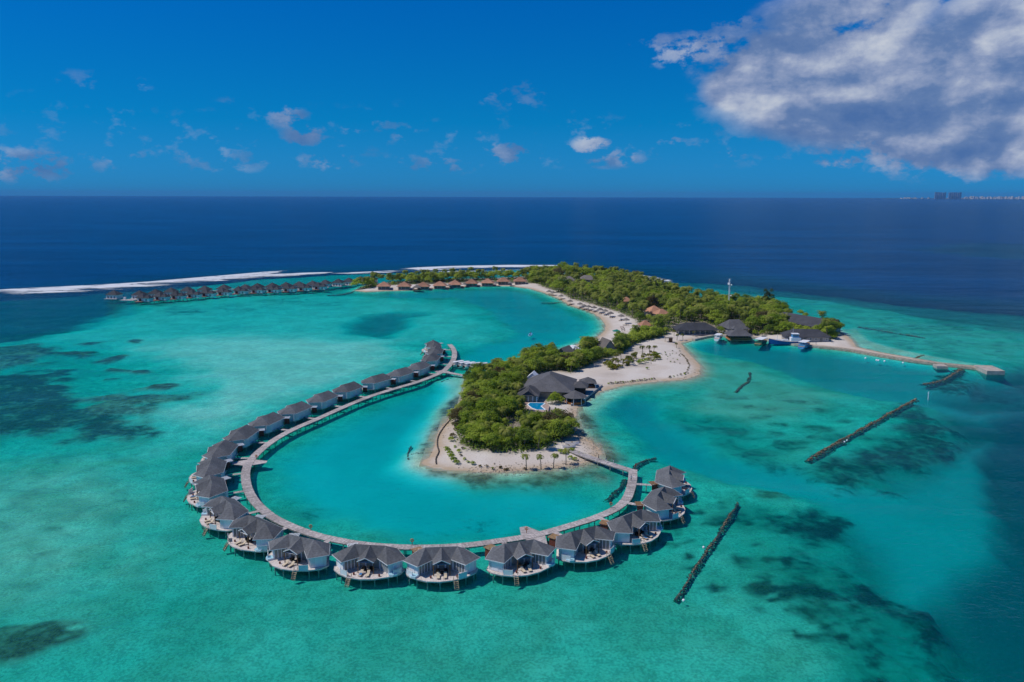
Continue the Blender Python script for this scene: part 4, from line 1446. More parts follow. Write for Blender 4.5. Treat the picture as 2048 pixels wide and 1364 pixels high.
keep_clear([(1160, 559), (1164, 554), (1186, 553), (1188, 558)])
for x_, y_ in ((768, 578), (808, 577), (846, 577), (880, 575), (910, 573), (943, 571), (975, 570), (1006, 568), (1040, 568)):
    keep_clear([(x_ - 13, y_ + 1), (x_ - 13, y_ - 12), (x_ + 13, y_ - 12), (x_ + 13, y_ + 1)])
keep_clear([(1022, 852), (1017, 832), (1022, 830), (1044, 850)])        # sandy path in the near wood
keep_clear([(1120, 902), (1120, 880), (1160, 880), (1160, 902)])


def blocked(p, H, r, soft=.75):
    bx, by = proj((p.x, p.y, p.z + H * .15))
    tx, ty = proj((p.x, p.y, p.z + H))
    rx = r * FOC / Vector((p.x, p.y, CAM_H)).length * soft
    for poly in CLEAR:
        for fx in (-1, -.5, 0, .5, 1):
            for k in (0, .33, .66, 1):
                if inside(bx + fx * rx, by + (ty - by) * k, poly):
                    return True
    return False


def fill(polys, spacing, seed, edge=.8):
    """scattered standpoints inside the polygons"""
    rnd = random.Random(seed)
    out = []
    for poly in polys:
        P2 = [(v.x, v.y) for v in poly]
        x0, x1 = min(p[0] for p in P2), max(p[0] for p in P2)
        y0, y1 = min(p[1] for p in P2), max(p[1] for p in P2)
        y = y0
        row = 0
        while y < y1:
            x = x0 + (row % 2) * spacing / 2
            while x < x1:
                px, py = x + rnd.uniform(-.38, .38) * spacing, y + rnd.uniform(-.38, .38) * spacing
                if inside(px, py, P2):
                    out.append(Vector((px, py, height_at(px, py))))
                x += spacing
            y += spacing * .87
            row += 1
    return out


trnd = random.Random(11)
spots = []      # (kind, point, variant, scale, yaw, zone)
for zi, (poly, sp, palm_share, sc0, sc1, zone_name) in enumerate(((FOREST[0], 4.2, .32, .48, 1.08, 'tip'), (FOREST[1], 4.2, .05, .6, .85, 'neck'), (FOREST[2], 6.6, .50, .95, 1.5, 'main'), (FOREST[3], 5.6, .52, .85, 1.25, 'strip'))):
    for p in fill([poly], sp, 31 + zi):
        far = p.y > 420
        # coconut palms line the long beach and the spine of the main island
        sh = palm_share
        if zone_name == 'main':
            x_, y_ = proj(p)
            sh = .72 if (x_ < 1290 and y_ > 560 + (x_ - 1080) * .30) else (.62 if x_ < 1420 else .30)
        if trnd.random() < sh:
            v = trnd.randrange(4) if far else trnd.choice((0, 2, 2))
            s_ = trnd.uniform(.85, 1.12) * (1.0 if far else .78)
            L, H = PALMS[v][0] * s_, PALMS[v][1] * s_
            if blocked(p, H, L * .6):
                continue
            spots.append(('palm', p, v, s_, trnd.uniform(0, 6.28), zone_name))
        else:
            v = trnd.randrange(len(BROAD))
            s_ = trnd.uniform(sc0, sc1)
            if zone_name == 'main' and p.y > 700:
                s_ *= 1.12
            R_, H = BROAD[v][0] * s_, BROAD[v][1] * s_
            tries = 0
            while blocked(p, H, R_, .9) and tries < 3:
                s_ *= .62
                R_, H = BROAD[v][0] * s_, BROAD[v][1] * s_
                tries += 1
            if tries == 3:
                continue
            spots.append(('broad', p, v, s_, trnd.uniform(0, 6.28), zone_name))
Z_LABEL = {'tip': ('green leafy tree in the dense wood on the near island tip', 'trees of the near wood'),
           'neck': ('low green tree in the thicket on the sandy neck', 'trees of the sandy neck'),
           'main': ('green leafy tree in the forest of the main back island', 'trees of the main forest'),
           'strip': ('green leafy tree behind the row of brown bungalows', 'trees behind the bungalows')}
P_LABEL = {'tip': ('coconut palm rising among the trees of the near island tip', 'palms of the near wood'),
           'neck': ('coconut palm in the thicket on the sandy neck', 'palms of the sandy neck'),
           'main': ('coconut palm in the forest of the main back island', 'palms of the main forest'),
           'strip': ('coconut palm behind the row of brown bungalows', 'palms behind the bungalows')}
dist_ = lambda s: Vector((s[1].x, s[1].y, CAM_H)).length / s[3]
broads = sorted([s for s in spots if s[0] == 'broad'], key=dist_)
palms_ = sorted([s for s in spots if s[0] == 'palm'], key=dist_)
print('TREES broad', len(broads), 'palm', len(palms_))
def part_of(p, zn):
    x_, y_ = proj(p)
    if zn == 'tip':
        return ('at the south edge above the near beach' if y_ > 885 else 'by the east beach of the near tip' if x_ > 1085 and y_ > 820 else 'on the west shore of the near tip' if x_ < 955 and y_ > 790 else
                'in the middle of the near wood' if y_ > 830 else 'left of the restaurant hall' if y_ > 765 else 'by the west footbridge' if x_ < 1000 else 'along the north shore of the near wood' if y_ < 725 else 'behind the restaurant hall')
    if zn == 'neck':
        return 'in the thicket on the sandy neck'
    if zn == 'strip':
        return 'behind the left bungalows' if x_ < 850 else 'behind the middle bungalows' if x_ < 960 else 'behind the right bungalows'
    if x_ < 1180:
        return 'behind the far end of the long beach' if y_ > 572 else 'on the back shore of the main forest'
    if x_ < 1300:
        return 'behind the near end of the long beach' if y_ > 612 else 'in the middle of the main forest' if y_ > 585 else 'on the surf side of the main forest'
    if x_ < 1430:
        return 'behind the reception hall' if y_ > 640 else 'between the casuarinas and the radio mast'
    return 'behind the harbour quay' if y_ > 645 else 'right of the radio mast' if x_ < 1560 else 'at the right end of the island'


for (kind, p, v, s_, yaw, zn) in broads[:300]:
    rr_ = trnd.random()
    tone_ = 'bright green' if rr_ < .66 else 'dark green' if rr_ < .93 else 'dry brownish'
    big_ = 'broad' if BROAD[v][0] * s_ > 4.2 else 'small' if BROAD[v][0] * s_ < 2.8 else 'rounded'
    root = empty('leafy_tree', (p.x, p.y, p.z), yaw, f'{big_} {tone_} leafy tree {part_of(p, zn)}', 'tree', Z_LABEL[zn][1])
    root.scale = (s_, s_, s_ * trnd.uniform(.85, 1.1))
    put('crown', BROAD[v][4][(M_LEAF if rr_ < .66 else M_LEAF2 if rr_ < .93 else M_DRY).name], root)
    put('trunk', BROAD[v][5], root)
for (kind, p, v, s_, yaw, zn) in palms_[:300]:
    root = empty('coconut_palm', (p.x, p.y, p.z), yaw, f'{"tall" if PALMS[v][1] * s_ > 7.5 else "short"} coconut palm {part_of(p, zn)}', 'palm tree', P_LABEL[zn][1])
    root.scale = (s_, s_, s_)
    put('crown', PALMS[v][4], root)
    put('trunk', PALMS[v][5], root)


def mass(name, items, get, material, label):
    """the many trees past the nearest three hundred, as one wood"""
    Q, T_ = [], []
    for (kind, p, v, s_, yaw, zn) in items:
        q, tn = get(v)
        if len(q) > 1500:
            q, tn = q[::3], tn[::3]
            c_ = q.mean(1, keepdims=True)
            q = c_ + (q - c_) * 1.65
        ca, sa = math.cos(yaw), math.sin(yaw)
        rot = np.array(((ca, -sa, 0), (sa, ca, 0), (0, 0, 1.0)))
        Q.append(q @ rot.T * s_ + np.array(p))
        T_.append(np.clip(tn * .75 + random.Random(int(p.x * 10)).uniform(-.1, .45), 0, 1))
    if not Q:
        return
    o = link(bpy.data.objects.new(name, quads_mesh(name, np.concatenate(Q), np.concatenate(T_), material)))
    tag(o, label, None, None, 'stuff')


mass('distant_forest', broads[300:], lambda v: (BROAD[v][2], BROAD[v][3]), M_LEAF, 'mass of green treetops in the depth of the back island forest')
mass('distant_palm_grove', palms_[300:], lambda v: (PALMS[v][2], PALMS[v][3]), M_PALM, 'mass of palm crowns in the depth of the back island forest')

# low undergrowth that closes the wood floor
rs = np.random.RandomState(4)
und = []
for poly, sp in ((FOREST[0], 1.5), (FOREST[1], 1.6), (FOREST[2], 2.6), (FOREST[3], 2.4)):
    for p in fill([poly], sp, 77):
        if not blocked(p, 1.6, 1.0, .5):
            und.append((p.x, p.y, p.z))
und = np.array(und)
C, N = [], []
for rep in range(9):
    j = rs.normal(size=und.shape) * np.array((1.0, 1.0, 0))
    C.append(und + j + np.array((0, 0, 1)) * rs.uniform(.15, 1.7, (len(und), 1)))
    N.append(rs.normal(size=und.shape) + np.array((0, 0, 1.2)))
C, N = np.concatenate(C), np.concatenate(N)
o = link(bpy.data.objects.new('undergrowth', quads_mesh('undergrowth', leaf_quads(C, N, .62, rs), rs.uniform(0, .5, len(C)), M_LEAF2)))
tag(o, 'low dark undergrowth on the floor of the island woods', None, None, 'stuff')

# beach scrub: bushes, seedlings and young palms of the open sand, each by itself
def bush(x, y, v, mm, label, group, sc=1.0, name='shrub'):
    p = G(x, y, .9)
    p.z = height_at(p.x, p.y)
    root = empty(name, p, trnd.uniform(0, 6.28), label, 'shrub', group)
    root.scale = (sc, sc, sc)
    put('foliage', BUSH[v][2][mm.name], root)
    put('stem', BUSH[v][3], root)


def ypalm(x, y, v, label, group, sc=1.0, grown=False, name='young_palm'):
    p = G(x, y, .9)
    p.z = height_at(p.x, p.y)
    root = empty(name, p, trnd.uniform(0, 6.28), label, 'palm tree', group)
    root.scale = (sc, sc, sc)
    put('crown', SPALMS[v][4 if grown else 2], root)
    put('trunk', SPALMS[v][3], root)
    return root


for x, y, v, s_ in ((896, 902, 2, .75), (900, 908, 2, .7), (903, 915, 2, .8), (908, 921, 2, .75), (914, 925, 2, .7), (893, 896, 0, .7)):
    bush(x, y, v, M_LEAF, 'bright green bush in the row on the south-west sand', 'bushes on the south-west sand', s_)
for x, y, v, mm in ((905, 873, 0, M_DRY), (902, 880, 0, M_LEAF), (910, 893, 3, M_LEAF), (918, 905, 1, M_LEAF), (921, 912, 3, M_DRY), (929, 918, 3, M_LEAF), (935, 923, 3, M_LEAF), (946, 926, 1, M_LEAF), (960, 930, 3, M_DRY), (973, 930, 3, M_DRY),
                    (985, 934, 3, M_LEAF), (1001, 932, 3, M_DRY), (1015, 935, 3, M_DRY), (915, 862, 2, M_DRY), (912, 852, 2, M_DRY), (925, 898, 3, M_DRY), (1010, 936, 3, M_DRY), (1050, 934, 3, M_DRY)):
    bush(x, y, v, mm, 'small scattered shrub on the southern beach sand', 'small shrubs of the southern beach')
for x, y, v, s_ in ((1122, 906, 2, .7), (1128, 907, 2, .7), (1144, 902, 0, .8), (1141, 915, 2, .6), (1150, 917, 2, .6), (1158, 906, 1, .7), (1168, 909, 1, .8)):
    bush(x, y, v, M_LEAF, 'bright green bush beside the landing of the beach footbridge', 'bushes by the footbridge landing', s_)
for i, (x, y, s_) in enumerate(((1053, 934, 1.0), (1082, 933, .9), (1107, 931, .95), (1132, 925, 1.0))):
    ypalm(x, y, 3, f'slim young palm on the south beach, {("leftmost", "second from left", "third from left", "rightmost")[i]} of four in a row', 'four palms in a row on the south beach', 1.1 * s_, True)
sr = random.Random(9)
for i in range(62):
    u, w_ = sr.random(), sr.random()
    x = 1207 + u * 100 + w_ * 14
    y = 738 - u * 26 + (w_ - .5) * 14
    r_ = sr.random()
    if r_ < .5:
        bush(x, y, sr.choice((0, 1, 2)), sr.choice((M_YELLOW, M_YELLOW, M_LEAF)), 'yellow-green shrub in the planted patch on the sandy neck', 'shrubs of the planted patch', sr.uniform(.9, 1.4))
    else:
        ypalm(x, y, sr.choice((0, 0, 1, 2)), 'yellowish young palm in the planted patch on the sandy neck', 'young palms of the planted patch', sr.uniform(.9, 1.25))
for i in range(26):
    k = i / 25
    x, y = (1217 + k * 120, 766 - k * 13.5) if k < .8 else (1340 + (k - .8) * 180, 753 - (k - .8) * 40)
    bush(x, y, 3, M_DRY if i % 3 else M_LEAF, 'tiny seedling in the line planted along the neck beach', 'seedlings along the neck beach', sr.uniform(.7, 1.3))
for i in range(20):
    k = i / 19
    x, y = 1362 + 16 * math.sin(k * 2.6) + sr.uniform(-1, 1), 706 + k * 40
    bush(x, y, 3, M_DRY, 'dry beach plant in the curved row near the neck point', 'dry plants near the neck point', sr.uniform(.5, 1.1))
for i in range(30):
    bush(1300 + sr.random() * 62, 700 + sr.random() * 28, 3, sr.choice((M_DRY, M_LEAF)), 'tiny scattered weed on the open sand of the neck', 'weeds on the neck sand', sr.uniform(.4, .9))
bush(1294, 740, 1, M_LEAF, 'lone round bush on the open sand of the neck', None, .9)
for x, y, s_ in ((1354, 679, 1.0), (1353, 694, .8), (1366, 678, 1.0), (1348, 672, .9), (1386, 671, .8)):
    ypalm(x, y, 0, 'young palm with yellow fronds on the sand by the harbour buildings', 'young palms by the harbour', s_)
for x, y, v, s_, mm in ((1040, 812, 2, 1.3, M_YELLOW), (1032, 820, 2, 1.4, M_YELLOW), (1024, 826, 2, 1.3, M_YELLOW), (1042, 824, 2, 1.2, M_YELLOW)):
    bush(x, y, v, mm, 'yellow-leaved bush in the near wood beside the pool', 'yellow bushes beside the pool', s_)
for x, y, s_, v in ((1655, 666, .75, 0), (1661, 672, .7, 1), (1667, 677, .7, 3), (1648, 659, .75, 2), (1640, 653, .7, 0), (1664, 664, .6, 4), (1656, 682, .45, 1), (1632, 648, .6, 3), (1622, 642, .6, 1), (1610, 634, .6, 0), (1600, 628, .55, 2),
                    (1574, 650, .8, 2), (1582, 656, .55, 0), (1596, 658, .42, 1), (1612, 660, .40, 3), (1628, 660, .45, 0), (1640, 664, .5, 4), (1566, 640, .8, 0), (1560, 664, .6, 3), (1568, 668, .5, 1), (1552, 668, .6, 2), (1442, 664, .6, 0), (1438, 656, .8, 2), (1496, 664, .7, 0), (1498, 655, .85, 3), (1510, 668, .6, 1), (1524, 670, .6, 4)):
    p = G(x, y, 1.2)
    root = empty('leafy_tree', (p.x, p.y, height_at(p.x, p.y)), trnd.uniform(0, 6), 'green tree growing between the dark-roofed harbour buildings', 'tree', 'trees between the harbour buildings')
    root.scale = (s_, s_, s_)
    put('crown', BROAD[v][4][M_LEAF.name], root)
    put('trunk', BROAD[v][5], root)
for x, y, s_, v in ((1112, 803, .62, 0), (1104, 806, .55, 3), (1122, 804, .5, 1)):
    p = G(x, y, 1.2)
    root = empty('leafy_tree', (p.x, p.y, height_at(p.x, p.y)), trnd.uniform(0, 6), 'rounded green tree standing between the pool and the beach pavilion', 'tree', 'trees beside the pool')
    root.scale = (s_, s_, s_)
    put('crown', BROAD[v][4][M_LEAF.name], root)
    put('trunk', BROAD[v][5], root)
for x, y, H, R_, lab in ((1533, 622, 14.5, 5.6, 'tall feathery casuarina standing above the forest at right'), (1312, 592, 13, 3.4, 'dark feathery casuarina, left of the pair above the back shore'), (1330, 594, 14, 3.6, 'dark feathery casuarina, right of the pair above the back shore'), (1300, 586, 11, 3.4, 'dark casuarina half hidden left of the casuarina pair')):
    p = G(x, y, .8)
    q, tn = casuarina(int(x), H, R_)
    root = empty('casuarina_tree', (p.x, p.y, height_at(p.x, p.y)), 0, lab, 'tree', 'casuarinas')
    put('crown', quads_mesh('casuarina_crown', q, tn, M_NEEDLE), root)
    mb = MB()
    mb.tube([(0, 0, -.3), (.2, 0, H * .4), (0, .2, H * .92)], [.32, .24, .06], 6)
    for k in range(9):
        a = k * 2.4
        mb.tube([(0, 0, H * (.3 + .065 * k)), (math.cos(a) * R_ * .7, math.sin(a) * R_ * .7, H * (.42 + .06 * k))], [.1, .03], 4)
    mb.build('trunk', M_BARK, root)

# ------------------------------------------------------------------ buildings
M_SLATE = shingle('slate_roof', (.070, .072, .082))
M_GREYROOF = shingle('grey_roof', (.115, .113, .118))
M_TERRA = shingle('brown_red_roof', (.44, .225, .145))
M_TERRA2 = shingle('terracotta_roof', (.46, .235, .145))
M_THATCH = shingle('grey_thatch', (.21, .185, .165))
M_PALEWALL = plain('pale_grey_wall', (.42, .40, .37), .8, .2)
M_TANWALL = plain('tan_wall', (.40, .30, .22), .8, .2)
M_ORANGE = wood('orange_timber', (.42, .17, .05), (2, 2, 2))
M_STONE = plain('coral_stone', (.40, .34, .27), .95, .35, .8, .2, (.24, .19, .13))
M_CONC = plain('pale_concrete', (.50, .44, .38), .9, .25, .5, .2, (.34, .28, .21))
M_PAVE = plain('terrace_paving', (.44, .41, .39), .85, .15, .7)
M_PINK = plain('pink_paving', (.48, .35, .29), .85, .2, .7)


def hip_roof(mb, w, d, ze, zr, over=.6, ridge=None, mi=0, x=0.0, y=0.0, along='x'):
    """hipped roof round (x, y); ridge = its ridge length"""
    W2, D2 = w / 2 + over, d / 2 + over
    if ridge is None:
        ridge = max(.2, (w - d) if along == 'x' else (d - w))
    a = ((x - ridge / 2, y, zr), (x + ridge / 2, y, zr)) if along == 'x' else ((x, y - ridge / 2, zr), (x, y + ridge / 2, zr))
    c = [(x - W2, y - D2, ze), (x + W2, y - D2, ze), (x + W2, y + D2, ze), (x - W2, y + D2, ze)]
    if along == 'x':
        mb.poly([c[0], c[1], a[1], a[0]], mi)
        mb.poly([c[1], c[2], a[1]], mi)
        mb.poly([c[2], c[3], a[0], a[1]], mi)
        mb.poly([c[3], c[0], a[0]], mi)
    else:
        mb.poly([c[0], c[1], a[0]], mi)
        mb.poly([c[1], c[2], a[1], a[0]], mi)
        mb.poly([c[2], c[3], a[1]], mi)
        mb.poly([c[3], c[0], a[0], a[1]], mi)
    b = [(p[0], p[1], ze - .18) for p in c]
    for i in range(4):
        j = (i + 1) % 4
        mb.poly([b[i], b[j], c[j], c[i]], mi)
    mb.poly(list(reversed(b)), mi)


def openings(wall, w, d, z0, z1, sides, doors=()):
    """windows (> pane) along the named sides of a box wall; front is -y"""
    for sd, n in sides:
        span = w if sd in 'fb' else d
        for i in range(n):
            u = -span / 2 + span * (i + .5) / n
            ww = min(1.3, span / n * .55)
            isdoor = (sd, i) in doors
            h0 = z0 + (.05 if isdoor else .8)
            h1 = z0 + 2.1
            mb, gb = MB(), MB()
            for o_, bb, k in ((.03, mb, 1.0), (.055, gb, .78)):
                hw, hh = ww * k, (h1 - h0) * k if not isdoor else (h1 - h0) * (.5 + .5 * k)
                if sd == 'f':
                    bb.box((u, -d / 2 - o_, (h0 + h1) / 2), (hw, .06, hh))
                elif sd == 'b':
                    bb.box((u, d / 2 + o_, (h0 + h1) / 2), (hw, .06, hh))
                elif sd == 'l':
                    bb.box((-w / 2 - o_, u, (h0 + h1) / 2), (.06, hw, hh))
                else:
                    bb.box((w / 2 + o_, u, (h0 + h1) / 2), (.06, hw, hh))
            f = mb.build('door_frame' if isdoor else 'window', M_TEAK if isdoor else M_WHITE, wall.parent)
            gb.build('door_leaf' if isdoor else 'pane', M_GLASS, f)


def house(name, label, cat, px, py, w, d, rz, ze, zr, roof, wallm, group=None, over=.7, ridge=None, along='x', sides=(('f', 4),), doors=(('f', 1),), gz=None, posts=0, extra=None, open_front=0.0):
    p = G(px, py, .9)
    g = height_at(p.x, p.y) if gz is None else gz
    root = empty(name, (p.x, p.y, g), rz, label, cat, group)
    mb = MB()
    dd = d - open_front
    mb.prism([(-w / 2, -dd / 2 + open_front / 2), (w / 2, -dd / 2 + open_front / 2), (w / 2, d / 2), (-w / 2, d / 2)], -.5, ze)
    wall = mb.build('wall', wallm, root)
    mb = MB()
    hip_roof(mb, w, d, ze, zr, over, ridge, 0, 0, 0, along)
    mb.build('roof', roof, root)
    if sides:
        fake = wall
        if open_front:
            for sd, n in sides:
                if sd == 'f':
                    for i in range(n):
                        u = -w / 2 + w * (i + .5) / n
                        mbw = MB()
                        isdoor = (sd, i) in doors
                        mbw.box((u, -d / 2 + open_front - .03, 1.15 if isdoor else 1.4), (min(1.3, w / n * .55), .06, 2.1 if isdoor else 1.2))
                        mbw.build('door_leaf' if isdoor else 'window', M_GLASS, root)
        else:
            openings(wall, w, d, 0, ze, sides, doors)
    for i in range(posts):
        u = -w / 2 + w * i / max(1, posts - 1)
        mbp = MB()
        mbp.box((u, -d / 2 + .1, ze / 2), (.2, .2, ze))
        mbp.build('veranda_post', M_WHITE, root)
    if open_front:
        mbf = MB()
        mbf.box((0, -d / 2 + open_front / 2 - .1, .12), (w, open_front + .4, .3))
        mbf.build('veranda_floor', M_DECK, root)
    return root


# brown-roofed beach bungalows
BW = ['first', 'second', 'third', 'fourth', 'fifth', 'sixth', 'seventh', 'eighth', 'ninth']
for i, (x, y) in enumerate(((768, 577.3), (808.4, 577), (846.5, 576.3), (879.7, 574.4), (910, 572.4), (943, 570.4), (975, 569.4), (1006.6, 567.8), (1040, 567.8))):
    house('beach_bungalow', f'brown-roofed beach bungalow with shaded veranda, {BW[i]} from the left of nine', 'bungalow', x, y, 9.6, 9.0, R(vrnd.uniform(-6, 6)), 2.7, 6.3, M_TERRA, M_TANWALL,
          'bungalows along the lagoon beach', 1.1, .8, 'x', (('f', 4),), (('f', 1), ('f', 2)), None, 4, None, 2.4)

# row of reef villas over the outer flat: one kind with one hip, one with two lobes
def reef_meshes():
    Mx = {}
    mb = MB()
    hip_roof(mb, 8.6, 7.6, 4.4, 7.6, .5, .3)
    Mx['roof1'] = mb.mesh('reef_roof', M_SLATE)
    mb = MB()
    mb.prism([(-4.3, -3.8), (4.3, -3.8), (4.3, 3.8), (-4.3, 3.8)], 1.5, 4.3)
    Mx['wall1'] = mb.mesh('reef_wall', M_WHITE)
    mb = MB()
    mb.prism([(-5.2, -5.4), (5.0, -5.4), (5.0, 4.2), (-5.2, 4.2)], 1.2, 1.496)
    Mx['deck'] = mb.mesh('reef_deck', M_PLANK)
    mb = MB()
    hip_roof(mb, 6.2, 7.0, 4.2, 7.2, .5, .3)
    Mx['roof2'] = mb.mesh('reef_roof_main', M_SLATE)
    mb = MB()
    hip_roof(mb, 4.6, 4.8, 4.0, 6.2, .45, .3)
    Mx['roof3'] = mb.mesh('reef_roof_side', M_SLATE)
    mb = MB()
    mb.prism([(-3.1, -2.0), (3.1, -2.0), (3.1, 3.5), (-3.1, 3.5)], 1.5, 4.15)
    Mx['wall2'] = mb.mesh('reef_wall_main', M_WHITE)
    mb = MB()
    mb.prism([(-2.3, -2.4), (2.3, -2.4), (2.3, 2.4), (-2.3, 2.4)], 1.5, 3.95)
    Mx['wall3'] = mb.mesh('reef_wall_side', M_WHITE)
    mb = MB()
    mb.tube([(0, 0, -4), (0, 0, 1.2)], .16, 6)
    Mx['pile'] = mb.mesh('reef_pile', M_PILE)
    mb = MB()
    mb.box((0, 0, 2.5), (1.2, .08, 1.5))
    Mx['window'] = mb.mesh('reef_window', M_GLASS)
    mb = MB()
    mb.box((-.8, 0, 2.5), (2.0, .1, 1.9))
    Mx['door'] = mb.mesh('reef_door', M_REDDOOR)
    mb = MB()
    mb.prism([(-3.4, -5.2), (-.2, -6.2), (2.8, -5.4), (3.2, -2.0), (-3.4, -2.0)], 1.2, 1.497)
    Mx['terrace'] = mb.mesh('reef_terrace', plain('red_brown_deck', (.32, .17, .12), .8, .2))
    return Mx


RM = reef_meshes()
REAR = [(279, 581.7), (311, 579), (342, 576), (374.5, 574), (409, 572), (447.7, 569.4), (490.5, 569), (515, 567), (544.5, 566), (572, 565), (598, 563.5), (625, 562), (650.5, 560), (676.5, 558), (697.6, 556), (721, 553), (743, 552)]
FRONT = [(290, 588), (324, 585.5), (357, 583.5), (388.5, 581), (417, 578.8), (449, 576.5), (482, 574), (516, 572.5), (548, 571.5), (580, 570), (610, 568), (641, 565.7)]
ON = ORD[:17]
for i, (x, y) in enumerate(REAR):
    p = G(x, y, 7.2)
    root = empty('reef_villa', (p.x, p.y, 0), R(-12) + vrnd.uniform(-.06, .06), f'white reef villa with dark pyramid roof, {ON[i]} from the left in the seaward row', 'villa', 'seaward row of reef villas')
    put('roof', RM['roof1'], root)
    w_ = put('wall', RM['wall1'], root)
    for s_ in (-2.6, 0, 2.6):
        put('window', RM['window'], w_, (s_, -3.83, 0))
    put('deck', RM['deck'], root)
    for qx in (-4.6, 0, 4.6):
        for qy in (-4.8, 3.6):
            put('pile', RM['pile'], root, (qx, qy, 0))
for i, (x, y) in enumerate(FRONT):
    p = G(x, y, 6.6)
    root = empty('reef_villa', (p.x, p.y, 0), R(-12) + vrnd.uniform(-.06, .06), f'white reef villa with double dark roof, {ON[i]} from the left in the lagoon row', 'villa', 'lagoon row of reef villas')
    put('roof', RM['roof2'], root, (-2.2, 0, 0))
    put('side_roof', RM['roof3'], root, (3.1, -.9, 0))
    w_ = put('wall', RM['wall2'], root, (-2.2, 0, 0))
    put('door', RM['door'], w_, (0, -2.03, 0))
    w_ = put('side_wall', RM['wall3'], root, (3.1, -.9, 0))
    put('window', RM['window'], w_, (0, -2.43, 0))
    put('terrace', RM['terrace'], root, (-2.2, 0, 0))
    for qx in (-5, -1.5, 1.5, 5):
        for qy in (-3.0, 3.0):
            put('pile', RM['pile'], root, (qx, qy, 0))
# the jetty between the two rows, end pavilion and its landing stage
walkway('reef_jetty', smooth_line([G(x, y, 1.5) for x, y in ((262, 597), (300, 592.5), (360, 587), (420, 582), (480, 577), (540, 574), (600, 571.3), (650, 570.5), (700, 567.5), (722, 566.5))], .9), 2.4, 'long straight plank jetty between the two rows of reef villas', 'jetty', 8.0, 1.5)
p = G(228, 583, 6.5)
root = empty('reef_pavilion', (p.x, p.y, 0), R(-8), 'lone square pavilion with dark pyramid roof at the far left end of the reef row', 'pavilion')
put('roof', RM['roof1'], root)
w_ = put('wall', RM['wall1'], root)
for s_ in (-2.6, 0, 2.6):
    put('window', RM['window'], w_, (s_, -3.83, 0))
put('deck', RM['deck'], root)
for qx in (-4.6, 0, 4.6):
    for qy in (-4.8, 3.6):
        put('pile', RM['pile'], root, (qx, qy, 0))
p = G(257, 599.5, 1.5)
root = empty('landing_stage', (p.x, p.y, 0), R(-8), 'low square landing stage between the lone pavilion and the reef jetty', 'jetty')
mb = MB()
mb.box((0, 0, 1.35), (11, 6, .3))
mb.build('platform', M_PLANK, root)
mb = MB()
mb.box((-4.4, 2.2, 2.3), (1.6, 1.2, 1.6))
mb.build('counter', M_WHITE, root)
for qx in (-5, 0, 5):
    for qy in (-2.6, 2.6):
        put('pile', RM['pile'], root, (qx, qy, 0))

# main pavilion group on the near island
def at_ground(px, py):
    p = G(px, py, 1.1)
    return Vector((p.x, p.y, height_at(p.x, p.y)))


pm = at_ground(1100, 786)
HROT = R(-8)
root = empty('restaurant_hall', pm, HROT, 'large restaurant hall with wide grey hipped roof beside the swimming pool', 'building')
mb = MB()
mb.prism([(-8.5, -9), (8.5, -9), (8.5, 10), (-8.5, 10)], -.5, 3.1)
mb.build('wall', M_PALEWALL, root)
mb = MB()
hip_roof(mb, 18, 21, 3.2, 8.3, 1.2, 5, 0, 0, .5, 'y')
mb.build('roof', M_GREYROOF, root)
for i in range(6):
    mb = MB()
    mb.box((8.53, -7.5 + i * 3.0, 1.6), (.06, 2.0, 2.6))
    mb.build('window', M_GLASS, root)
for i in range(3):
    mb = MB()
    mb.box((1.5 + i * 2.4, -9.03, 1.6), (1.7, .06, 2.6))
    mb.build('window', M_GLASS, root)
# gabled front wing over the pool
fx, fy = -7.0, -13.5
mb = MB()
mb.prism([(fx - 3.4, fy - 3.0), (fx + 3.6, fy - 3.0), (fx + 3.6, fy + 5.5), (fx - 3.4, fy + 5.5)], -.5, 3.0)
fw = mb.build('front_wing', M_WHITE, root)
mb = MB()
hip_roof(mb, 7.0, 9.5, 3.05, 5.6, .9, 3, 0, fx, fy + 1.4, 'y')
mb.poly([(fx - 2.2, fy - 4.3, 3.2), (fx + .2, fy - 4.3, 4.9), (fx + .2, fy - .6, 5.2), (fx - 2.2, fy - .6, 3.6)])
mb.poly([(fx + .2, fy - 4.3, 4.9), (fx + 2.6, fy - 4.3, 3.2), (fx + 2.6, fy - .6, 3.6), (fx + .2, fy - .6, 5.2)])
mb.poly([(fx - 2.0, fy - 4.0, 3.12), (fx + 2.4, fy - 4.0, 3.12), (fx + .2, fy - 4.0, 4.7)])
mb.build('front_wing_roof', M_GREYROOF, root)
for i in range(4):
    mb = MB()
    mb.box((fx - 2.5 + i * 1.75, fy - 3.03, 1.5), (1.3, .06, 2.3))
    mb.build('window', M_GLASS, fw)
for s_ in (-3.3, 3.4):
    mb = MB()
    mb.box((fx + s_, fy - 3.6, 1.5), (.25, .25, 3.0))
    mb.build('porch_post', M_WHITE, root)
# low wing towards the beach
mb = MB()
hip_roof(mb, 5, 6.5, 3.0, 5.0, .8, .5, 0, 12.0, 2.0, 'y')
mb.build('link_roof', M_GREYROOF, root)
mb = MB()
mb.prism([(9.8, -.8), (14.2, -.8), (14.2, 4.8), (9.8, 4.8)], -.5, 2.95)
mb.build('link_wall', M_DARK, root)


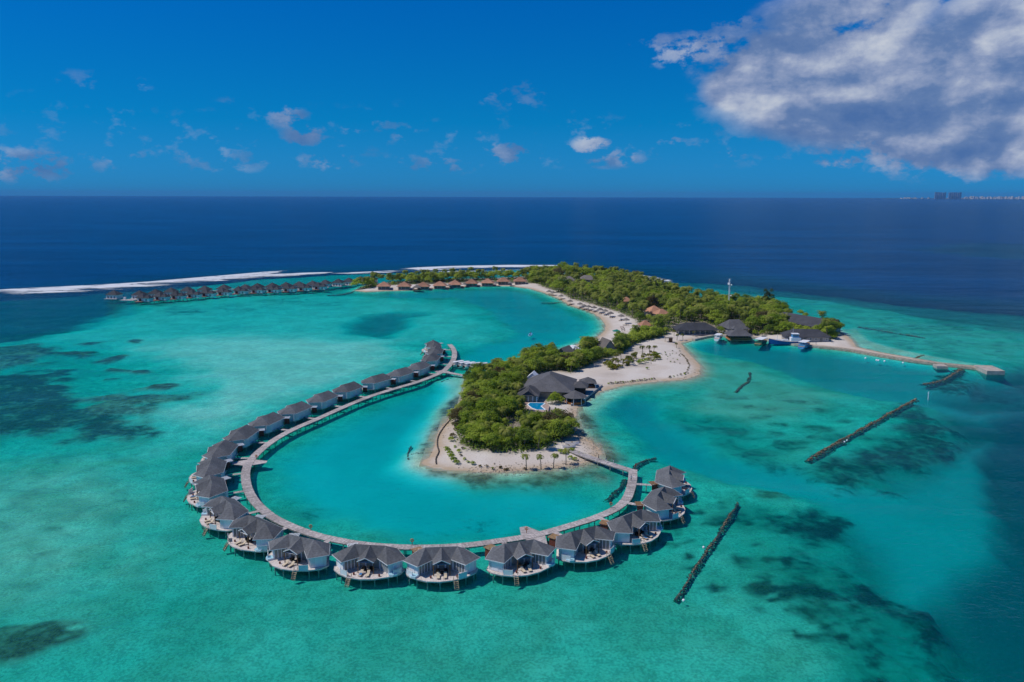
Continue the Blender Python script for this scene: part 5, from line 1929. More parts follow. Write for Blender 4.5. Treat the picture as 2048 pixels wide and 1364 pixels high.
def open_pavilion(name, label, px, py, rad, n, ze, zr, rot, bench=True):
    p = at_ground(px, py)
    root = empty(name, p, rot, label, 'pavilion')
    mb = MB()
    q = [(math.cos(2 * math.pi * (k + .5) / n) * rad, math.sin(2 * math.pi * (k + .5) / n) * rad) for k in range(n)]
    for k in range(n):
        a, b = q[k], q[(k + 1) % n]
        mb.poly([(a[0], a[1], ze), (b[0], b[1], ze), (0, 0, zr)])
        mb.poly([(a[0], a[1], ze - .15), (b[0], b[1], ze - .15), (b[0], b[1], ze), (a[0], a[1], ze)])
    mb.poly([(a[0], a[1], ze - .15) for a in reversed(q)])
    mb.build('roof', M_GREYROOF, root)
    for a in q:
        mbp = MB()
        mbp.box((a[0] * .86, a[1] * .86, ze / 2), (.2, .2, ze - .1))
        mbp.build('post', M_WHITE, root)
    mb = MB()
    mb.prism([(a[0] * .92, a[1] * .92) for a in q], -.3, .18)
    mb.build('floor', M_PAVE, root)
    if bench:
        for k in range(n):
            a, b = Vector(q[k]) * .74, Vector(q[(k + 1) % n]) * .74
            mbb = MB()
            mbb.bar((a.x, a.y, .65), (b.x, b.y, .65), .5, .9)
            mbb.build('bench', M_ORANGE, root)
    return root


open_pavilion('beach_pavilion', 'open square pavilion with grey roof and orange benches on the beach terrace', 1175.5, 773, 4.9, 4, 2.7, 4.7, R(0))
open_pavilion('bar_pavilion', 'eight-sided grey-roofed bar pavilion between hall and beach', 1150, 802, 4.7, 8, 2.9, 5.2, R(10))


def slab(name, pts, z, material, kind='structure', label=None, th=.35):
    q = [G(x, y, z) for x, y in pts]
    a = sum(q[i].x * q[(i + 1) % len(q)].y - q[(i + 1) % len(q)].x * q[i].y for i in range(len(q)))
    if a < 0:
        q.reverse()
    mb = MB()
    mb.prism([(v.x, v.y) for v in q], z - th, z)
    o = mb.build(name, material)
    tag(o, label, None, None, kind)
    return o


slab('beach_terrace', [(1144, 786), (1162, 772), (1190, 765.5), (1205, 769), (1186, 784), (1166, 800), (1142, 808)], 1.12, M_PAVE, label='grey paved terrace at the beach edge', th=.9)
slab('pool_terrace', [(1028, 812), (1036, 802), (1050, 800), (1092, 802), (1099, 812), (1096, 824), (1070, 824), (1046, 818)], 1.52, M_PINK, label='pinkish paved terrace round the swimming pool', th=.6)
m, t = mat('pool_water')
co = t.node('ShaderNodeTexCoord').outputs['Object']
finish(t, (.0, .26, .50, 1), .08, t.noise(co, 2.0, 2, .5), .15, .05, .5)
M_POOL = m
POOL = [(1055.5, 809.5), (1059, 805.2), (1087, 805.6), (1090, 807.4), (1082.5, 812.4), (1091.5, 820), (1073, 819.6), (1063, 816)]
pq = [G(x, y, 1.58) for x, y in POOL]
pq.reverse()
pc = sum(pq, Vector()) / len(pq)
root = empty('swimming_pool', (pc.x, pc.y, 1.50), 0, 'bright blue swimming pool with pale rim in front of the restaurant hall', 'swimming pool')
mb = MB()
loc_ = [v - pc for v in pq]
mb.prism([(v.x, v.y) for v in loc_], -.1, .05)
mb.build('water', M_POOL, root)
mb = MB()
for a, b in zip(loc_, loc_[1:] + loc_[:1]):
    mb.bar((a.x, a.y, .07), (b.x, b.y, .07), .45, .14)
mb.build('rim', M_PANEL, root)
# small white gabled house behind the hall, grey thatched roofs and the white rubble in the northern wood
p = at_ground(1066, 771)
root = empty('service_house', p, R(-12), 'small white gabled house half hidden behind the restaurant hall', 'house')
mb = MB()
mb.prism([(-1.9, -2.5), (1.9, -2.5), (1.9, 2.5), (-1.9, 2.5)], -.3, 3.8)
mb.poly([(-1.9, -2.5, 3.8), (1.9, -2.5, 3.8), (0, -2.5, 5.5)])
mb.build('wall', M_PANEL, root)
mb = MB()
mb.poly([(-2.3, -2.7, 3.6), (0, -2.7, 5.65), (0, 2.7, 5.65), (-2.3, 2.7, 3.6)][::-1])
mb.poly([(2.3, -2.7, 3.6), (0, -2.7, 5.65), (0, 2.7, 5.65), (2.3, 2.7, 3.6)])
mb.build('roof', M_PANEL, root)


def gable(name, label, px, py, w, d, rz, ze, zr, roof, wallm, cat='building', group=None):
    p = at_ground(px, py)
    root = empty(name, p, rz, label, cat, group)
    mb = MB()
    mb.prism([(-w / 2, -d / 2), (w / 2, -d / 2), (w / 2, d / 2), (-w / 2, d / 2)], -.4, ze)
    for s_ in (-1, 1):
        mb.poly([(-w / 2, s_ * d / 2, ze), (w / 2, s_ * d / 2, ze), (0, s_ * d / 2, zr - .1)][::-s_])
    mb.build('wall', wallm, root)
    mb = MB()
    o_ = .7
    for s_ in (-1, 1):
        e_ = (s_ * (w / 2 + o_), ze - (zr - ze) / (w / 2) * o_)
        q = [(e_[0], -d / 2 - o_, e_[1]), (e_[0], d / 2 + o_, e_[1]), (0, d / 2 + o_, zr), (0, -d / 2 - o_, zr)]
        mb.poly(q[::s_])
        mb.poly([(a[0], a[1], a[2] - .15) for a in q][::-s_])
    mb.build('roof', roof, root)
    mb = MB()
    mb.box((0, -d / 2 - .04, 1.05), (1.1, .06, 2.1))
    mb.build('door', M_TEAK, root)
    return root


gable('thatched_lodge', 'steep grey thatched lodge among the trees of the neck', 1212, 703, 7, 8, R(20), 2.2, 6.6, M_THATCH, M_PALEWALL)
gable('workshop', 'low grey-roofed shed in the northern wood beside the white rubble', 1130, 712, 5, 8, R(-30), 2.4, 4.8, M_THATCH, M_PALEWALL)
p = at_ground(1146, 706)
root = empty('rubble_heap', p, 0, 'heap of white coral rubble in the northern wood', 'rubble')
mb = MB()
rq = random.Random(2)
for i in range(110):
    a, r_ = rq.uniform(0, 6.28), abs(rq.gauss(0, .42))
    mb.rock((math.cos(a) * r_ * 8, math.sin(a) * r_ * 6, 3.9 * math.exp(-r_ * r_ * 2.5) - .2), rq.uniform(.35, .75), rq)
o = mb.build('stones', M_PANEL, root)
o['kind'] = 'stuff'

# harbour side
house('reception_hall', 'long dark slate-roofed reception hall open to the harbour quay', 'building', 1390, 666, 22, 10, R(3), 2.8, 6.4, M_SLATE, M_PALEWALL, None, 1.6, 11, 'x', (('f', 7),), (('f', 4), ('f', 5)), None, 8, None, 3.0)
house('storage_hall', 'grey hipped building in the trees behind the floating restaurant', 'building', 1467, 664, 11, 14, R(8), 3.2, 7.6, M_GREYROOF, M_PALEWALL, None, .9, 6, 'x', (('f', 3),), (('f', 1),))
house('staff_building', 'very long slate-roofed building running back into the trees at right', 'building', 1604, 654, 15, 44, R(28), 2.8, 7.0, M_SLATE, M_PALEWALL, None, 1.2, 30, 'y', (('f', 3), ('r', 8)), ())
house('quay_building', 'long dark-roofed pale building on the quay behind the cargo boat', 'building', 1610, 680, 23, 10, R(-4), 2.8, 6.2, M_SLATE, M_PALEWALL, None, 1.0, 13, 'x', (('f', 8),), (('f', 3), ('f', 6)))
house('terracotta_lodge', 'terracotta-roofed lodge showing above the forest canopy', 'lodge', 1307, 637, 9, 9, R(20), 4.6, 8.2, M_TERRA2, M_TANWALL, 'terracotta roofs in the forest', .9, 1, 'x', (('f', 3),), ())
house('terracotta_lodge', 'right-hand terracotta lodge joined below the higher one', 'lodge', 1322, 641, 8, 8, R(20), 4.2, 7.2, M_TERRA2, M_TANWALL, 'terracotta roofs in the forest', .9, 1, 'x', (('f', 3),), ())
house('terracotta_lodge', 'terracotta roof corner at the edge of the long beach wood', 'lodge', 1290, 659, 6, 6, R(10), 2.6, 5.4, M_TERRA2, M_TANWALL, 'terracotta roofs in the forest', .8, .5, 'x', (('f', 2),), ())
house('terracotta_lodge', 'small terracotta roof showing behind the middle of the long beach', 'lodge', 1176, 590, 6.5, 6.5, R(10), 4.6, 7.4, M_TERRA2, M_TANWALL, 'terracotta roofs in the forest', .8, .5, 'x', (('f', 2),), ())
house('terracotta_lodge', 'small terracotta roof deep in the middle of the forest', 'lodge', 1252, 615, 6.5, 6.5, R(10), 4.6, 7.4, M_TERRA2, M_TANWALL, 'terracotta roofs in the forest', .8, .5, 'x', (('f', 2),), ())
house('thatched_hall', 'wide pale thatched roof deep in the back forest, left one', 'hall', 1131, 572, 17, 10, R(-4), 5.0, 8.4, M_THATCH, M_PALEWALL, 'thatched halls in the back forest', .9, 8, 'x', (('f', 4),), ())
house('thatched_hall', 'pale thatched roof deep in the back forest, right one', 'hall', 1174, 570, 13, 10, R(4), 5.0, 8.4, M_THATCH, M_PALEWALL, 'thatched halls in the back forest', .9, 6, 'x', (('f', 4),), ())

# restaurant on stilts in the harbour
p = G(1480, 682, 0)
root = empty('stilt_restaurant', (p.x, p.y + 3.5, 0), R(0), 'orange timber restaurant on stilts in the harbour under a grey hipped roof', 'restaurant')
mb = MB()
mb.prism([(-6.3, -4.6), (-2.5, -5.4), (2.5, -5.4), (6.3, -4.6), (6.3, 4.8), (-6.3, 4.8)], .55, .85)
mb.build('deck', M_TAN, root)
mb = MB()
hip_roof(mb, 11.6, 9.2, 3.2, 7.0, 1.1, 2.2)
mb.build('roof', M_GREYROOF, root)
mb = MB()
hip_roof(mb, 3.2, 3.2, 6.2, 8.2, .5, .2, 0, -1.5, 1.5)
mb.build('lantern_roof', M_GREYROOF, root)
mb = MB()
for (a, b) in (((-5.7, -4.4), (5.7, -4.4)), ((5.7, -4.4), (5.7, 4.4)), ((5.7, 4.4), (-5.7, 4.4)), ((-5.7, 4.4), (-5.7, -4.4))):
    mb.bar((a[0], a[1], 1.35), (b[0], b[1], 1.35), .12, 1.0)
mb.build('parapet', M_ORANGE, root)
for i in range(9):
    if i == 4:
        continue
    mb = MB()
    mb.box((-5.7 + i * 1.425, -4.4, 2.5), (.28, .22, 1.5))
    mb.build('post', M_ORANGE, root)
mb = MB()
mb.prism([(-4.8, -3.2), (4.8, -3.2), (4.8, 4.2), (-4.8, 4.2)], .86, 3.1)
mb.build('inner_wall', M_TEAK, root)
for qx in (-5.5, -1.8, 1.8, 5.5):
    for qy in (-4.2, 4.2):
        put('pile', RM['pile'], root, (qx, qy, -.4))

# quay edge, causeway and its head
def stone_wall(name, pts, w, z0, z1, label, cat, material, group=None):
    q = [G(x, y, z1) for x, y in pts]
    root = empty(name, (q[0].x, q[0].y, 0), 0, label, cat, group)
    for i, (a, b) in enumerate(zip(q, q[1:])):
        mb = MB()
        a_, b_ = a - root.location, b - root.location
        d = (b_ - a_).normalized()
        a_, b_ = a_ - d * .02, b_ + d * .25
        zz = z1 + (i % 2) * .03
        mb.bar((a_.x, a_.y, (z0 + zz) / 2), (b_.x, b_.y, (z0 + zz) / 2), w, zz - z0)
        mb.build('wall_block', material, root)
    return root


stone_wall('harbour_quay', [(1387, 677.5), (1410, 672.5), (1428, 669.5), (1446, 669.8), (1462, 671), (1490, 672.5), (1512, 674), (1535, 677.5), (1560, 682.5), (1590, 687), (1625, 690.5), (1644, 692.3)], 2.2, -1.6, .95, 'low stone quay wall along the north side of the harbour', 'quay', M_CONC)
causeway = stone_wall('stone_causeway', [(1640, 692), (1670, 695), (1700, 698.5), (1730, 704), (1760, 709), (1790, 714), (1820, 719), (1850, 722.8), (1880, 726), (1910, 729.5), (1940, 733), (1968, 736.3)], 3.2, -2.2, .9, 'long narrow coral stone causeway running out from the harbour', 'causeway', M_STONE)
p = G(1978, 736, 1.7)
mb = MB()
mb.prism([(-3.8, -6.5), (4.2, -6.0), (4.0, 6.2), (-4.0, 6.0)], -3.0, 1.7)
o = put('causeway_head', mb.mesh('causeway_head', M_CONC), causeway, (p.x - causeway.location.x, p.y - causeway.location.y, 0), R(-6))
p = G(1881, 731, 1.0)
mb = MB()
mb.box((0, 0, .2), (5, 5, 2.0))
put('landing_block', mb.mesh('landing_block', M_CONC), causeway, (p.x - causeway.location.x, p.y - causeway.location.y, 0), R(-8))
p = G(1829, 719, .6)
for sd in (-1, 1):
    pass

# rock breakwaters
m, t = mat('dark_reef_rock')
co = t.node('ShaderNodeTexCoord').outputs['Object']
n = t.noise(co, 1.1, 4, .6)
finish(t, t.mix(t.ss(n, .35, .65), (.070, .055, .036, 1), (.27, .205, .125, 1)), .85, n, .4, .05, .3)
M_ROCK = m


def groyne(label, pts, width, z, size, seed, dens=1.0, z_end=None):
    rnd = random.Random(seed)
    q = [G(x, y, 0) for x, y in pts]
    root = empty('rock_breakwater', (q[0].x, q[0].y, 0), 0, label, 'breakwater', 'rock breakwaters in the lagoon')
    mb = MB()
    for a, b in zip(q, q[1:]):
        L = (b - a).length
        d = (b - a).normalized()
        s = Vector((-d.y, d.x, 0))
        for i in range(int(L * width * dens / (size * size * 1.5))):
            u, w_ = rnd.uniform(0, L), rnd.gauss(0, .34) * (1.9 if rnd.random() < .12 else 1.0)
            g_ = a + d * u
            v_ = mnoise.noise(Vector((g_.x * .16, g_.y * .16, seed)))
            c = g_ + s * (w_ * width * (1 + .7 * v_) + .35 * v_) - root.location
            mb.rock((c.x, c.y, z - .08 + .22 * v_ - abs(w_) * 1.3 + rnd.uniform(-.25, .2)), size * rnd.uniform(.45, 1.5), rnd)
    o = mb.build('rocks', M_ROCK, root)
    o['kind'] = 'stuff'
    # rubble apron under water so that the stones rest on the floor
    return root


groyne('long straight dark rock breakwater slanting through the near right lagoon', [(1350, 1198), (1372, 1165), (1400, 1122), (1430, 1078), (1456, 1038), (1475, 1004)], 1.00, -0.06, 0.20, 1, 1.3)
groyne('long diagonal dark rock breakwater on the eastern reef', [(1615, 920), (1660, 893), (1710, 865), (1760, 838), (1800, 815), (1832, 798)], 1.60, 0.14, 0.27, 2, 1.2)
groyne('short curved dark rock breakwater in the middle of the eastern flat', [(1472, 783), (1482, 772), (1497, 762), (1500, 752), (1500, 744)], 2.49, -0.26, 0.27, 3, 1.2)
groyne('curved dark rock groyne behind the first boardwalk villa', [(1266, 937), (1278, 925), (1294, 917), (1312, 914)], 1.50, -0.21, 0.19, 4, 1.3)
groyne('short dark rock groyne beside the boardwalk end', [(1214, 996), (1228, 984), (1242, 970), (1252, 955)], 1.60, -0.31, 0.19, 5, 1.0)
groyne('short dark rock groyne below the causeway head', [(1848, 768), (1872, 764), (1890, 758), (1908, 747), (1924, 737)], 2.74, -0.06, 0.31, 6, 1.1)
groyne('thin straight rock breakwater beyond the sandbar at right', [(1716, 653), (1760, 660), (1805, 668), (1850, 675)], 1.75, -0.11, 0.31, 7, 1.0)
groyne('thin rock groyne in the bay off the long beach', [(1083, 605.5), (1100, 605.8), (1128, 604)], 1.25, 0.04, 0.23, 8, 1.0)
groyne('thin rock groyne off the left end of the bungalow strip', [(655, 590.5), (685, 588.5), (700, 585), (709, 582)], 1.50, 0.04, 0.27, 9, 1.0)
groyne('small dark rock arc at the south-west sandspit', [(817, 918), (815, 908), (819, 896), (823, 890)], 0.80, -0.11, 0.17, 10, 1.0)
groyne('thin rock line from the south-west sandspit to the beach', [(820, 907), (845, 906), (872, 905)], 0.34, 0.09, 0.12, 11, 1.0)
groyne('small rock patch under the west footbridge', [(884, 762), (895, 757), (905, 754)], 1.25, -0.26, 0.19, 12, .8)
groyne('rock shelf behind the trees at the right end of the island', [(1640, 641), (1660, 643), (1678, 646)], 1.99, 0.14, 0.27, 13, 1.0)
groyne('small rock spur on the outer side of the causeway', [(1832, 716), (1840, 712), (1848, 710)], 1.50, 0.14, 0.23, 14, 1.0)
# stones strewn along the southern and eastern beach
rq = random.Random(21)
mb = MB()
for line, n_, w_ in (([(945, 939), (1010, 941), (1080, 937), (1140, 930), (1185, 920)], 420, 2.2), ([(1196, 912), (1194, 896), (1172, 878), (1154, 862), (1149, 838), (1153, 818)], 420, 2.4), ([(1250, 768), (1310, 762), (1375, 756), (1398, 742)], 90, 1.6), ([(936, 790), (920, 820), (895, 845), (876, 872)], 120, 1.8)):
    q = [G(x, y, .2) for x, y in line]
    for _ in range(n_):
        i = rq.randrange(len(q) - 1)
        c = q[i].lerp(q[i + 1], rq.random()) + Vector((rq.gauss(0, w_), rq.gauss(0, w_), 0))
        mb.rock((c.x, c.y, height_at(c.x, c.y) + .03), rq.uniform(.10, .30), rq)
o = mb.build('beach_stones', M_STONE)
tag(o, 'brown stones strewn along the water line of the near beaches', None, None, 'stuff')
# dark hose of sandbags along the west beach
q = smooth_line([G(x, y, .5) for x, y in ((936, 762), (934, 785), (921, 812), (905, 833), (888, 852), (876, 872), (875, 890), (878, 902), (872, 916), (873, 928))], .8)
mb = MB()
mb.tube([(v.x - q[0].x, v.y - q[0].y, height_at(v.x, v.y) + .12 + .06 * math.sin(i * 1.7)) for i, v in enumerate(q)], [.24 + .05 * math.sin(i * 2.3) for i in range(len(q))], 6)
o = put('sandbag_line', mb.mesh('sandbag_line', plain('dark_sandbags', (.10, .08, .065), .9, .4)), None, (q[0].x, q[0].y, 0))
tag(o, 'thin dark line of sandbags winding along the west beach', 'sandbags')

# ------------------------------------------------------------------ small structures on the beach
def parasol(px, py, label, group, rad=1.9, h=2.6):
    p = at_ground(px, py)
    root = empty('thatched_parasol', p, vrnd.uniform(0, 1), label, 'parasol', group)
    put('canopy', PAR['canopy'], root, (0, 0, 0), 0, rad / 1.9)
    put('pole', PAR['pole'], root)


PAR = {}
mb = MB()
n = 12
for k in range(n):
    a0, a1 = 2 * math.pi * k / n, 2 * math.pi * (k + 1) / n
    r0, r1 = 1.9 * (1 + .05 * (k % 2)), 1.9 * (1 + .05 * ((k + 1) % 2))
    A, B = (math.cos(a0) * r0, math.sin(a0) * r0, 2.0), (math.cos(a1) * r1, math.sin(a1) * r1, 2.0)
    C1, D1 = (math.cos(a0) * .8, math.sin(a0) * .8, 2.65), (math.cos(a1) * .8, math.sin(a1) * .8, 2.65)
    mb.poly([A, B, D1, C1])
    mb.poly([C1, D1, (0, 0, 3.05)])
    mb.poly([(B[0], B[1], 1.85), (A[0], A[1], 1.85), (0, 0, 2.5)])
    mb.poly([(A[0], A[1], 1.85), (B[0], B[1], 1.85), B, A])
PAR['canopy'] = mb.mesh('parasol_canopy', M_THATCH)
mb = MB()
mb.tube([(0, 0, -.3), (0, 0, 2.7)], .09, 6)
PAR['pole'] = mb.mesh('parasol_pole', M_TEAK)
for i, (x, y) in enumerate(((1098, 586), (1106, 588.5), (1122, 595.5), (1140, 606), (1160, 612), (1168, 615.5), (1177, 617.5), (1188, 620), (1200, 623.5), (1210, 627), (1221, 632), (1242, 639), (1252, 647))):
    parasol(x, y, f'grey thatched parasol on the long beach, {ON[i]} from the far end', 'parasols along the long beach', 2.3)
for i, (x, y) in enumerate(((898, 574), (929.5, 571.6), (992, 569.8), (1021, 569.6))):
    parasol(x, y, f'grey thatched parasol between the bungalows, {BW[i]} from the left', 'parasols between the bungalows', 2.6)
mb = MB()
for s_ in (-.3, .3):
    mb.bar((s_, -.9, .28), (s_, .9, .28), .06, .08)
mb.box((0, .3, .34), (.66, 1.3, .06))
mb.bar((0, -.35, .35), (0, -.85, .78), .66, .06)
for s_ in (-.3, .3):
    for y_ in (-.7, .7):
        mb.box((s_, y_, .12), (.06, .06, .3))
BLOUNGE = mb.mesh('beach_lounger', M_TEAK)
for i, (x, y) in enumerate(((1103, 588.6), (1119, 596.5), (1139, 607.5), (1160, 614), (1169, 617), (1179, 619.5), (1190, 622), (1203, 626), (1213, 629.5), (1225, 634.5), (1243, 641.5), (1252, 650.5))):
    for k in (0, 1):
        p = at_ground(x + (k - .5) * 5, y)
        o = put('beach_lounger', BLOUNGE, None, p, R(70) + vrnd.uniform(-.2, .2), 1.15)
        tag(o, f'brown beach lounger, {"left" if k == 0 else "right"} one by the {ON[i]} loungers from the far beach end', 'beach lounger', 'loungers along the long beach')
for i, (x, y) in enumerate(((1244, 655), (1246, 658.5), (1246.5, 662))):
    p = at_ground(x, y)
    root = empty('picnic_table', p, R(5), f'red-brown beach table near the watersports hut, {("farthest", "middle", "nearest")[i]} of three', 'table', 'beach tables')
    mb = MB()
    mb.box((0, 0, .75), (2.2, .9, .08))
    mb.build('table_top', M_REDDOOR if i == 0 else M_TEAK, root)
    for s_ in (-.8, .8):
        mb = MB()
        mb.box((s_, 0, .36), (.12, .6, .72))
        mb.build('leg', M_TEAK, root)
M_GREEN = plain('green_canvas', (.02, .22, .17), .6, .15)
p = at_ground(1233, 668)
root = empty('watersports_canopy', p, R(8), 'small green canvas canopy over kayaks on the inner beach', 'canopy')
mb = MB()
hip_roof(mb, 3.6, 3.0, 2.1, 3.0, .3, .6)
mb.build('canvas', M_GREEN, root)
for s_ in (-1.7, 1.7):
    for y_ in (-1.4, 1.4):
        mb = MB()
        mb.box((s_, y_, 1.0), (.08, .08, 2.2))
        mb.build('pole', M_WHITE, root)


def hull(mb, L, B, D, z0, mi=0, deck_mi=1, sheer=.5, transom=.8, bow_x=1, ns=9):
    """boat hull along +x, keel below z0, open deck sheet on top"""
    st = []
    for i in range(ns + 1):
        k = i / ns
        x = -L / 2 + L * k
        b = B / 2 * (transom + (1 - transom) * min(1, k * 3)) * (1 - max(0, (k - .55) / .45) ** 2.2)
        zt = z0 + D + sheer * max(0, (k - .35) / .65) ** 2
        st.append((x, max(b, .02), zt))
    n = len(mb.v)
    for (x, b, zt) in st:
        mb.v += [(x, -b, zt), (x, -b * .82, z0), (x, 0, z0 - D * .35), (x, b * .82, z0), (x, b, zt)]
    for i in range(ns):
        for j in range(4):
            a = n + i * 5 + j
            mb.f.append((a, a + 5, a + 6, a + 1))
            mb.m.append(mi)
        a = n + i * 5
        mb.f.append((a, a + 4, a + 9, a + 5))
        mb.m.append(deck_mi)
    mb.f.append((n, n + 1, n + 2, n + 3, n + 4))
    mb.m.append(mi)


M_BLUE = plain('blue_hull', (.012, .085, .30), .35, .2)
M_LBLUE = plain('light_blue_paint', (.10, .32, .58), .4, .15)
M_GREENP = plain('green_paint', (.05, .16, .10), .45, .2)
# speedboats moored by the west shore
for i, (x, y) in enumerate(((920, 731), (932, 732.5), (943, 734), (955, 735), (967, 735.5))):
    p = G(x, y, 0)
    root = empty('speedboat', (p.x, p.y, 0), R(38) + vrnd.uniform(-.05, .05), f'white covered speedboat moored by the west shore, {("leftmost", "second from left", "middle", "fourth from left", "rightmost")[i]} of five', 'speedboat', 'white speedboats by the west shore')
    mb = MB()
    hull(mb, 8.6, 2.5, .9, .12, 0, 1)
    mb.build('hull', [M_PANEL, M_PAVE], root)
    mb = MB()
    mb.prism([(-3.6, -1.05), (1.6, -1.05), (2.2, 0), (1.6, 1.05), (-3.6, 1.05)], 2.12, 2.26)
    mb.build('canopy', M_PANEL, root)
    mb = MB()
    mb.prism([(-2.6, -.95), (1.4, -.95), (2.0, 0), (1.4, .95), (-2.6, .95)], .95, 2.12)
    mb.build('cabin', M_PANEL, root)
    for k in range(3):
        for s_ in (-1, 1):
            mb = MB()
            mb.box((-2.1 + k * 1.4, s_ * .955, 1.72), (1.1, .05, .5))
            mb.build('window', M_GLASS, root)
    for k in (-3.4, -2.6, 1.3):
        for s_ in (-.92, .92):
            mb = MB()
            mb.box((k, s_, 1.56), (.08, .06, 1.15))
            mb.build('canopy_post', M_PANEL, root)
    for s_ in (-.45, .45):
        mb = MB()
        mb.box((-4.5, s_, .7), (.5, .38, .9))
        mb.build('outboard_motor', M_DARK, root)


def covered_boat(name, label, px, py, rz, L, B, D, hm, roofm, h=1.9, group=None, wheel=False):
    p = G(px, py, 0)
    root = empty(name, (p.x, p.y, 0), rz, label, 'boat', group)
    mb = MB()
    hull(mb, L, B, D, .15, 0, 1, .9)
    mb.build('hull', [hm, M_TAN], root)
    mb = MB()
    a, b = -L * .40, L * .24
    q = [(a, -B * .46), (b, -B * .46), (b + .5, 0), (b, B * .46), (a, B * .46)]
    mb.prism(q, .15 + D + h, .15 + D + h + .15)
    mb.build('canopy', roofm, root)
    for k in range(5):
        for s_ in (-1, 1):
            mb = MB()
            mb.box((a + .2 + (b - a - .4) * k / 4, s_ * B * .43, .15 + D + h / 2), (.10, .08, h))
            mb.build('canopy_post', hm, root)
    mb = MB()
    mb.prism([(a + .3, -B * .40), (b - .6, -B * .40), (b - .6, B * .40), (a + .3, B * .40)], .15 + D * .6, .15 + D + h * .42)
    mb.build('cabin', hm if roofm is not M_LBLUE else M_WHITE, root)
    for k in range(4):
        for s_ in (-1, 1):
            mb = MB()
            mb.box((a + 1.0 + (b - a - 2.2) * k / 3, s_ * B * .405, .15 + D + h * .25), (.8, .05, .45))
            mb.build('window', M_GLASS, root)
    return root


covered_boat('ferry_boat', 'small white ferry with raised canopy moored left of the stilt restaurant', 1437, 679.5, R(60), 9.5, 3.4, 1.1, M_PANEL, M_PANEL)
covered_boat('dhoni_boat', 'green-trimmed passenger boat with white canopy moored right of the stilt restaurant', 1523, 688.5, R(52), 13, 4.4, 1.0, M_GREENP, M_PANEL, 2.2)
covered_boat('dhoni_boat', 'light blue passenger boat with pale canopy in front of the cargo boat', 1609, 694.5, R(52), 12.5, 4.2, 1.1, M_LBLUE, M_PANEL, 2.1)
p = G(1568, 686, 0)
root = empty('cargo_boat', (p.x, p.y - 3.6, 0), R(176), 'dark blue cargo boat with light blue wheelhouse alongside the quay', 'boat')
mb = MB()
hull(mb, 19, 4.8, 1.7, .2, 0, 1, 1.2, .85)
mb.build('hull', [M_BLUE, M_PALEWALL], root)
mb = MB()
mb.box((-4.6, 0, 2.9), (5.2, 3.6, 2.0))
cab = mb.build('cabin', M_PANEL, root)
mb = MB()
mb.box((-4.4, 0, 4.9), (3.2, 3.0, 1.9))
wh = mb.build('wheelhouse', M_LBLUE, root)
mb = MB()
mb.box((-4.4, 0, 5.95), (3.8, 3.6, .18))
mb.build('wheelhouse_roof', M_PANEL, wh)
for k in range(3):
    for s_ in (-1, 1):
        mb = MB()
        mb.box((-5.4 + k * 1.0, s_ * 1.53, 5.2), (.7, .06, .8))
        mb.build('window', M_GLASS, wh)
mb = MB()
mb.tube([(-3.2, 0, 6.0), (-3.2, 0, 9.2)], .07, 5)
mb.tube([(5, 0, 1.8), (5, 0, 5.5)], .09, 5)
mb.build('mast', M_WHITE, root)
mb = MB()
rq = random.Random(8)
for i in range(7):
    mb.box((-.5 + i * .95, rq.uniform(-.9, .9), 2.2), (.9, 1.2, rq.uniform(.5, 1.1)))
o = mb.build('deck_cargo', M_PANEL, root)
o['kind'] = 'stuff'
# dinghy in the bay
p = G(1061, 671, 0)
root = empty('dinghy', (p.x, p.y, 0), R(80), 'small white motor dinghy afloat in the middle of the bay', 'boat')
mb = MB()
hull(mb, 5.2, 2.2, .7, .1, 0, 1, .5, .9)
mb.build('hull', [M_PANEL, M_LBLUE], root)
mb = MB()
mb.box((-2.7, 0, .8), (.45, .4, .9))
mb.build('outboard_motor', M_DARK, root)
mb = MB()
mb.box((.2, 0, .95), (.5, 1.7, .12))
mb.build('seat', M_PANEL, root)
# buoys and marker pole
mb = MB()
mb.tube([(0, 0, -.4), (0, 0, -.1), (0, 0, .35), (0, 0, .6)], [.15, .5, .5, .2], 8)
BUOY = mb.mesh('buoy', M_PANEL)
for i, (x, y) in enumerate(((1731, 717), (1753, 721), (1757, 721.5), (1769, 723), (1806, 726))):
    o = put('mooring_buoy', BUOY, None, G(x, y, 0))
    tag(o, f'small white buoy off the causeway, {BW[i]} from the left of five', 'buoy', 'buoys off the causeway')
for i, (x, y) in enumerate(((1407, 1095), (1367, 1201), (1694, 881), (1689, 884))):
    o = put('marker_buoy', BUOY, None, G(x, y, .1), 0, .55)
    tag(o, ('tiny white float halfway along the near right breakwater', 'tiny white float at the lower end of the near right breakwater', 'tiny white float on the eastern breakwater, upper one', 'tiny white float on the eastern breakwater, lower one')[i], 'float')
mb = MB()
mb.tube([(0, 0, -5), (0, 0, 3.2)], .14, 6)
mb.box((0, 0, 2.7), (.5, .1, .8))
o = put('channel_marker', mb.mesh('channel_marker', M_PANEL), None, G(1856, 799, 0))
tag(o, 'thin white channel marker pole in the water at right', 'marker pole')
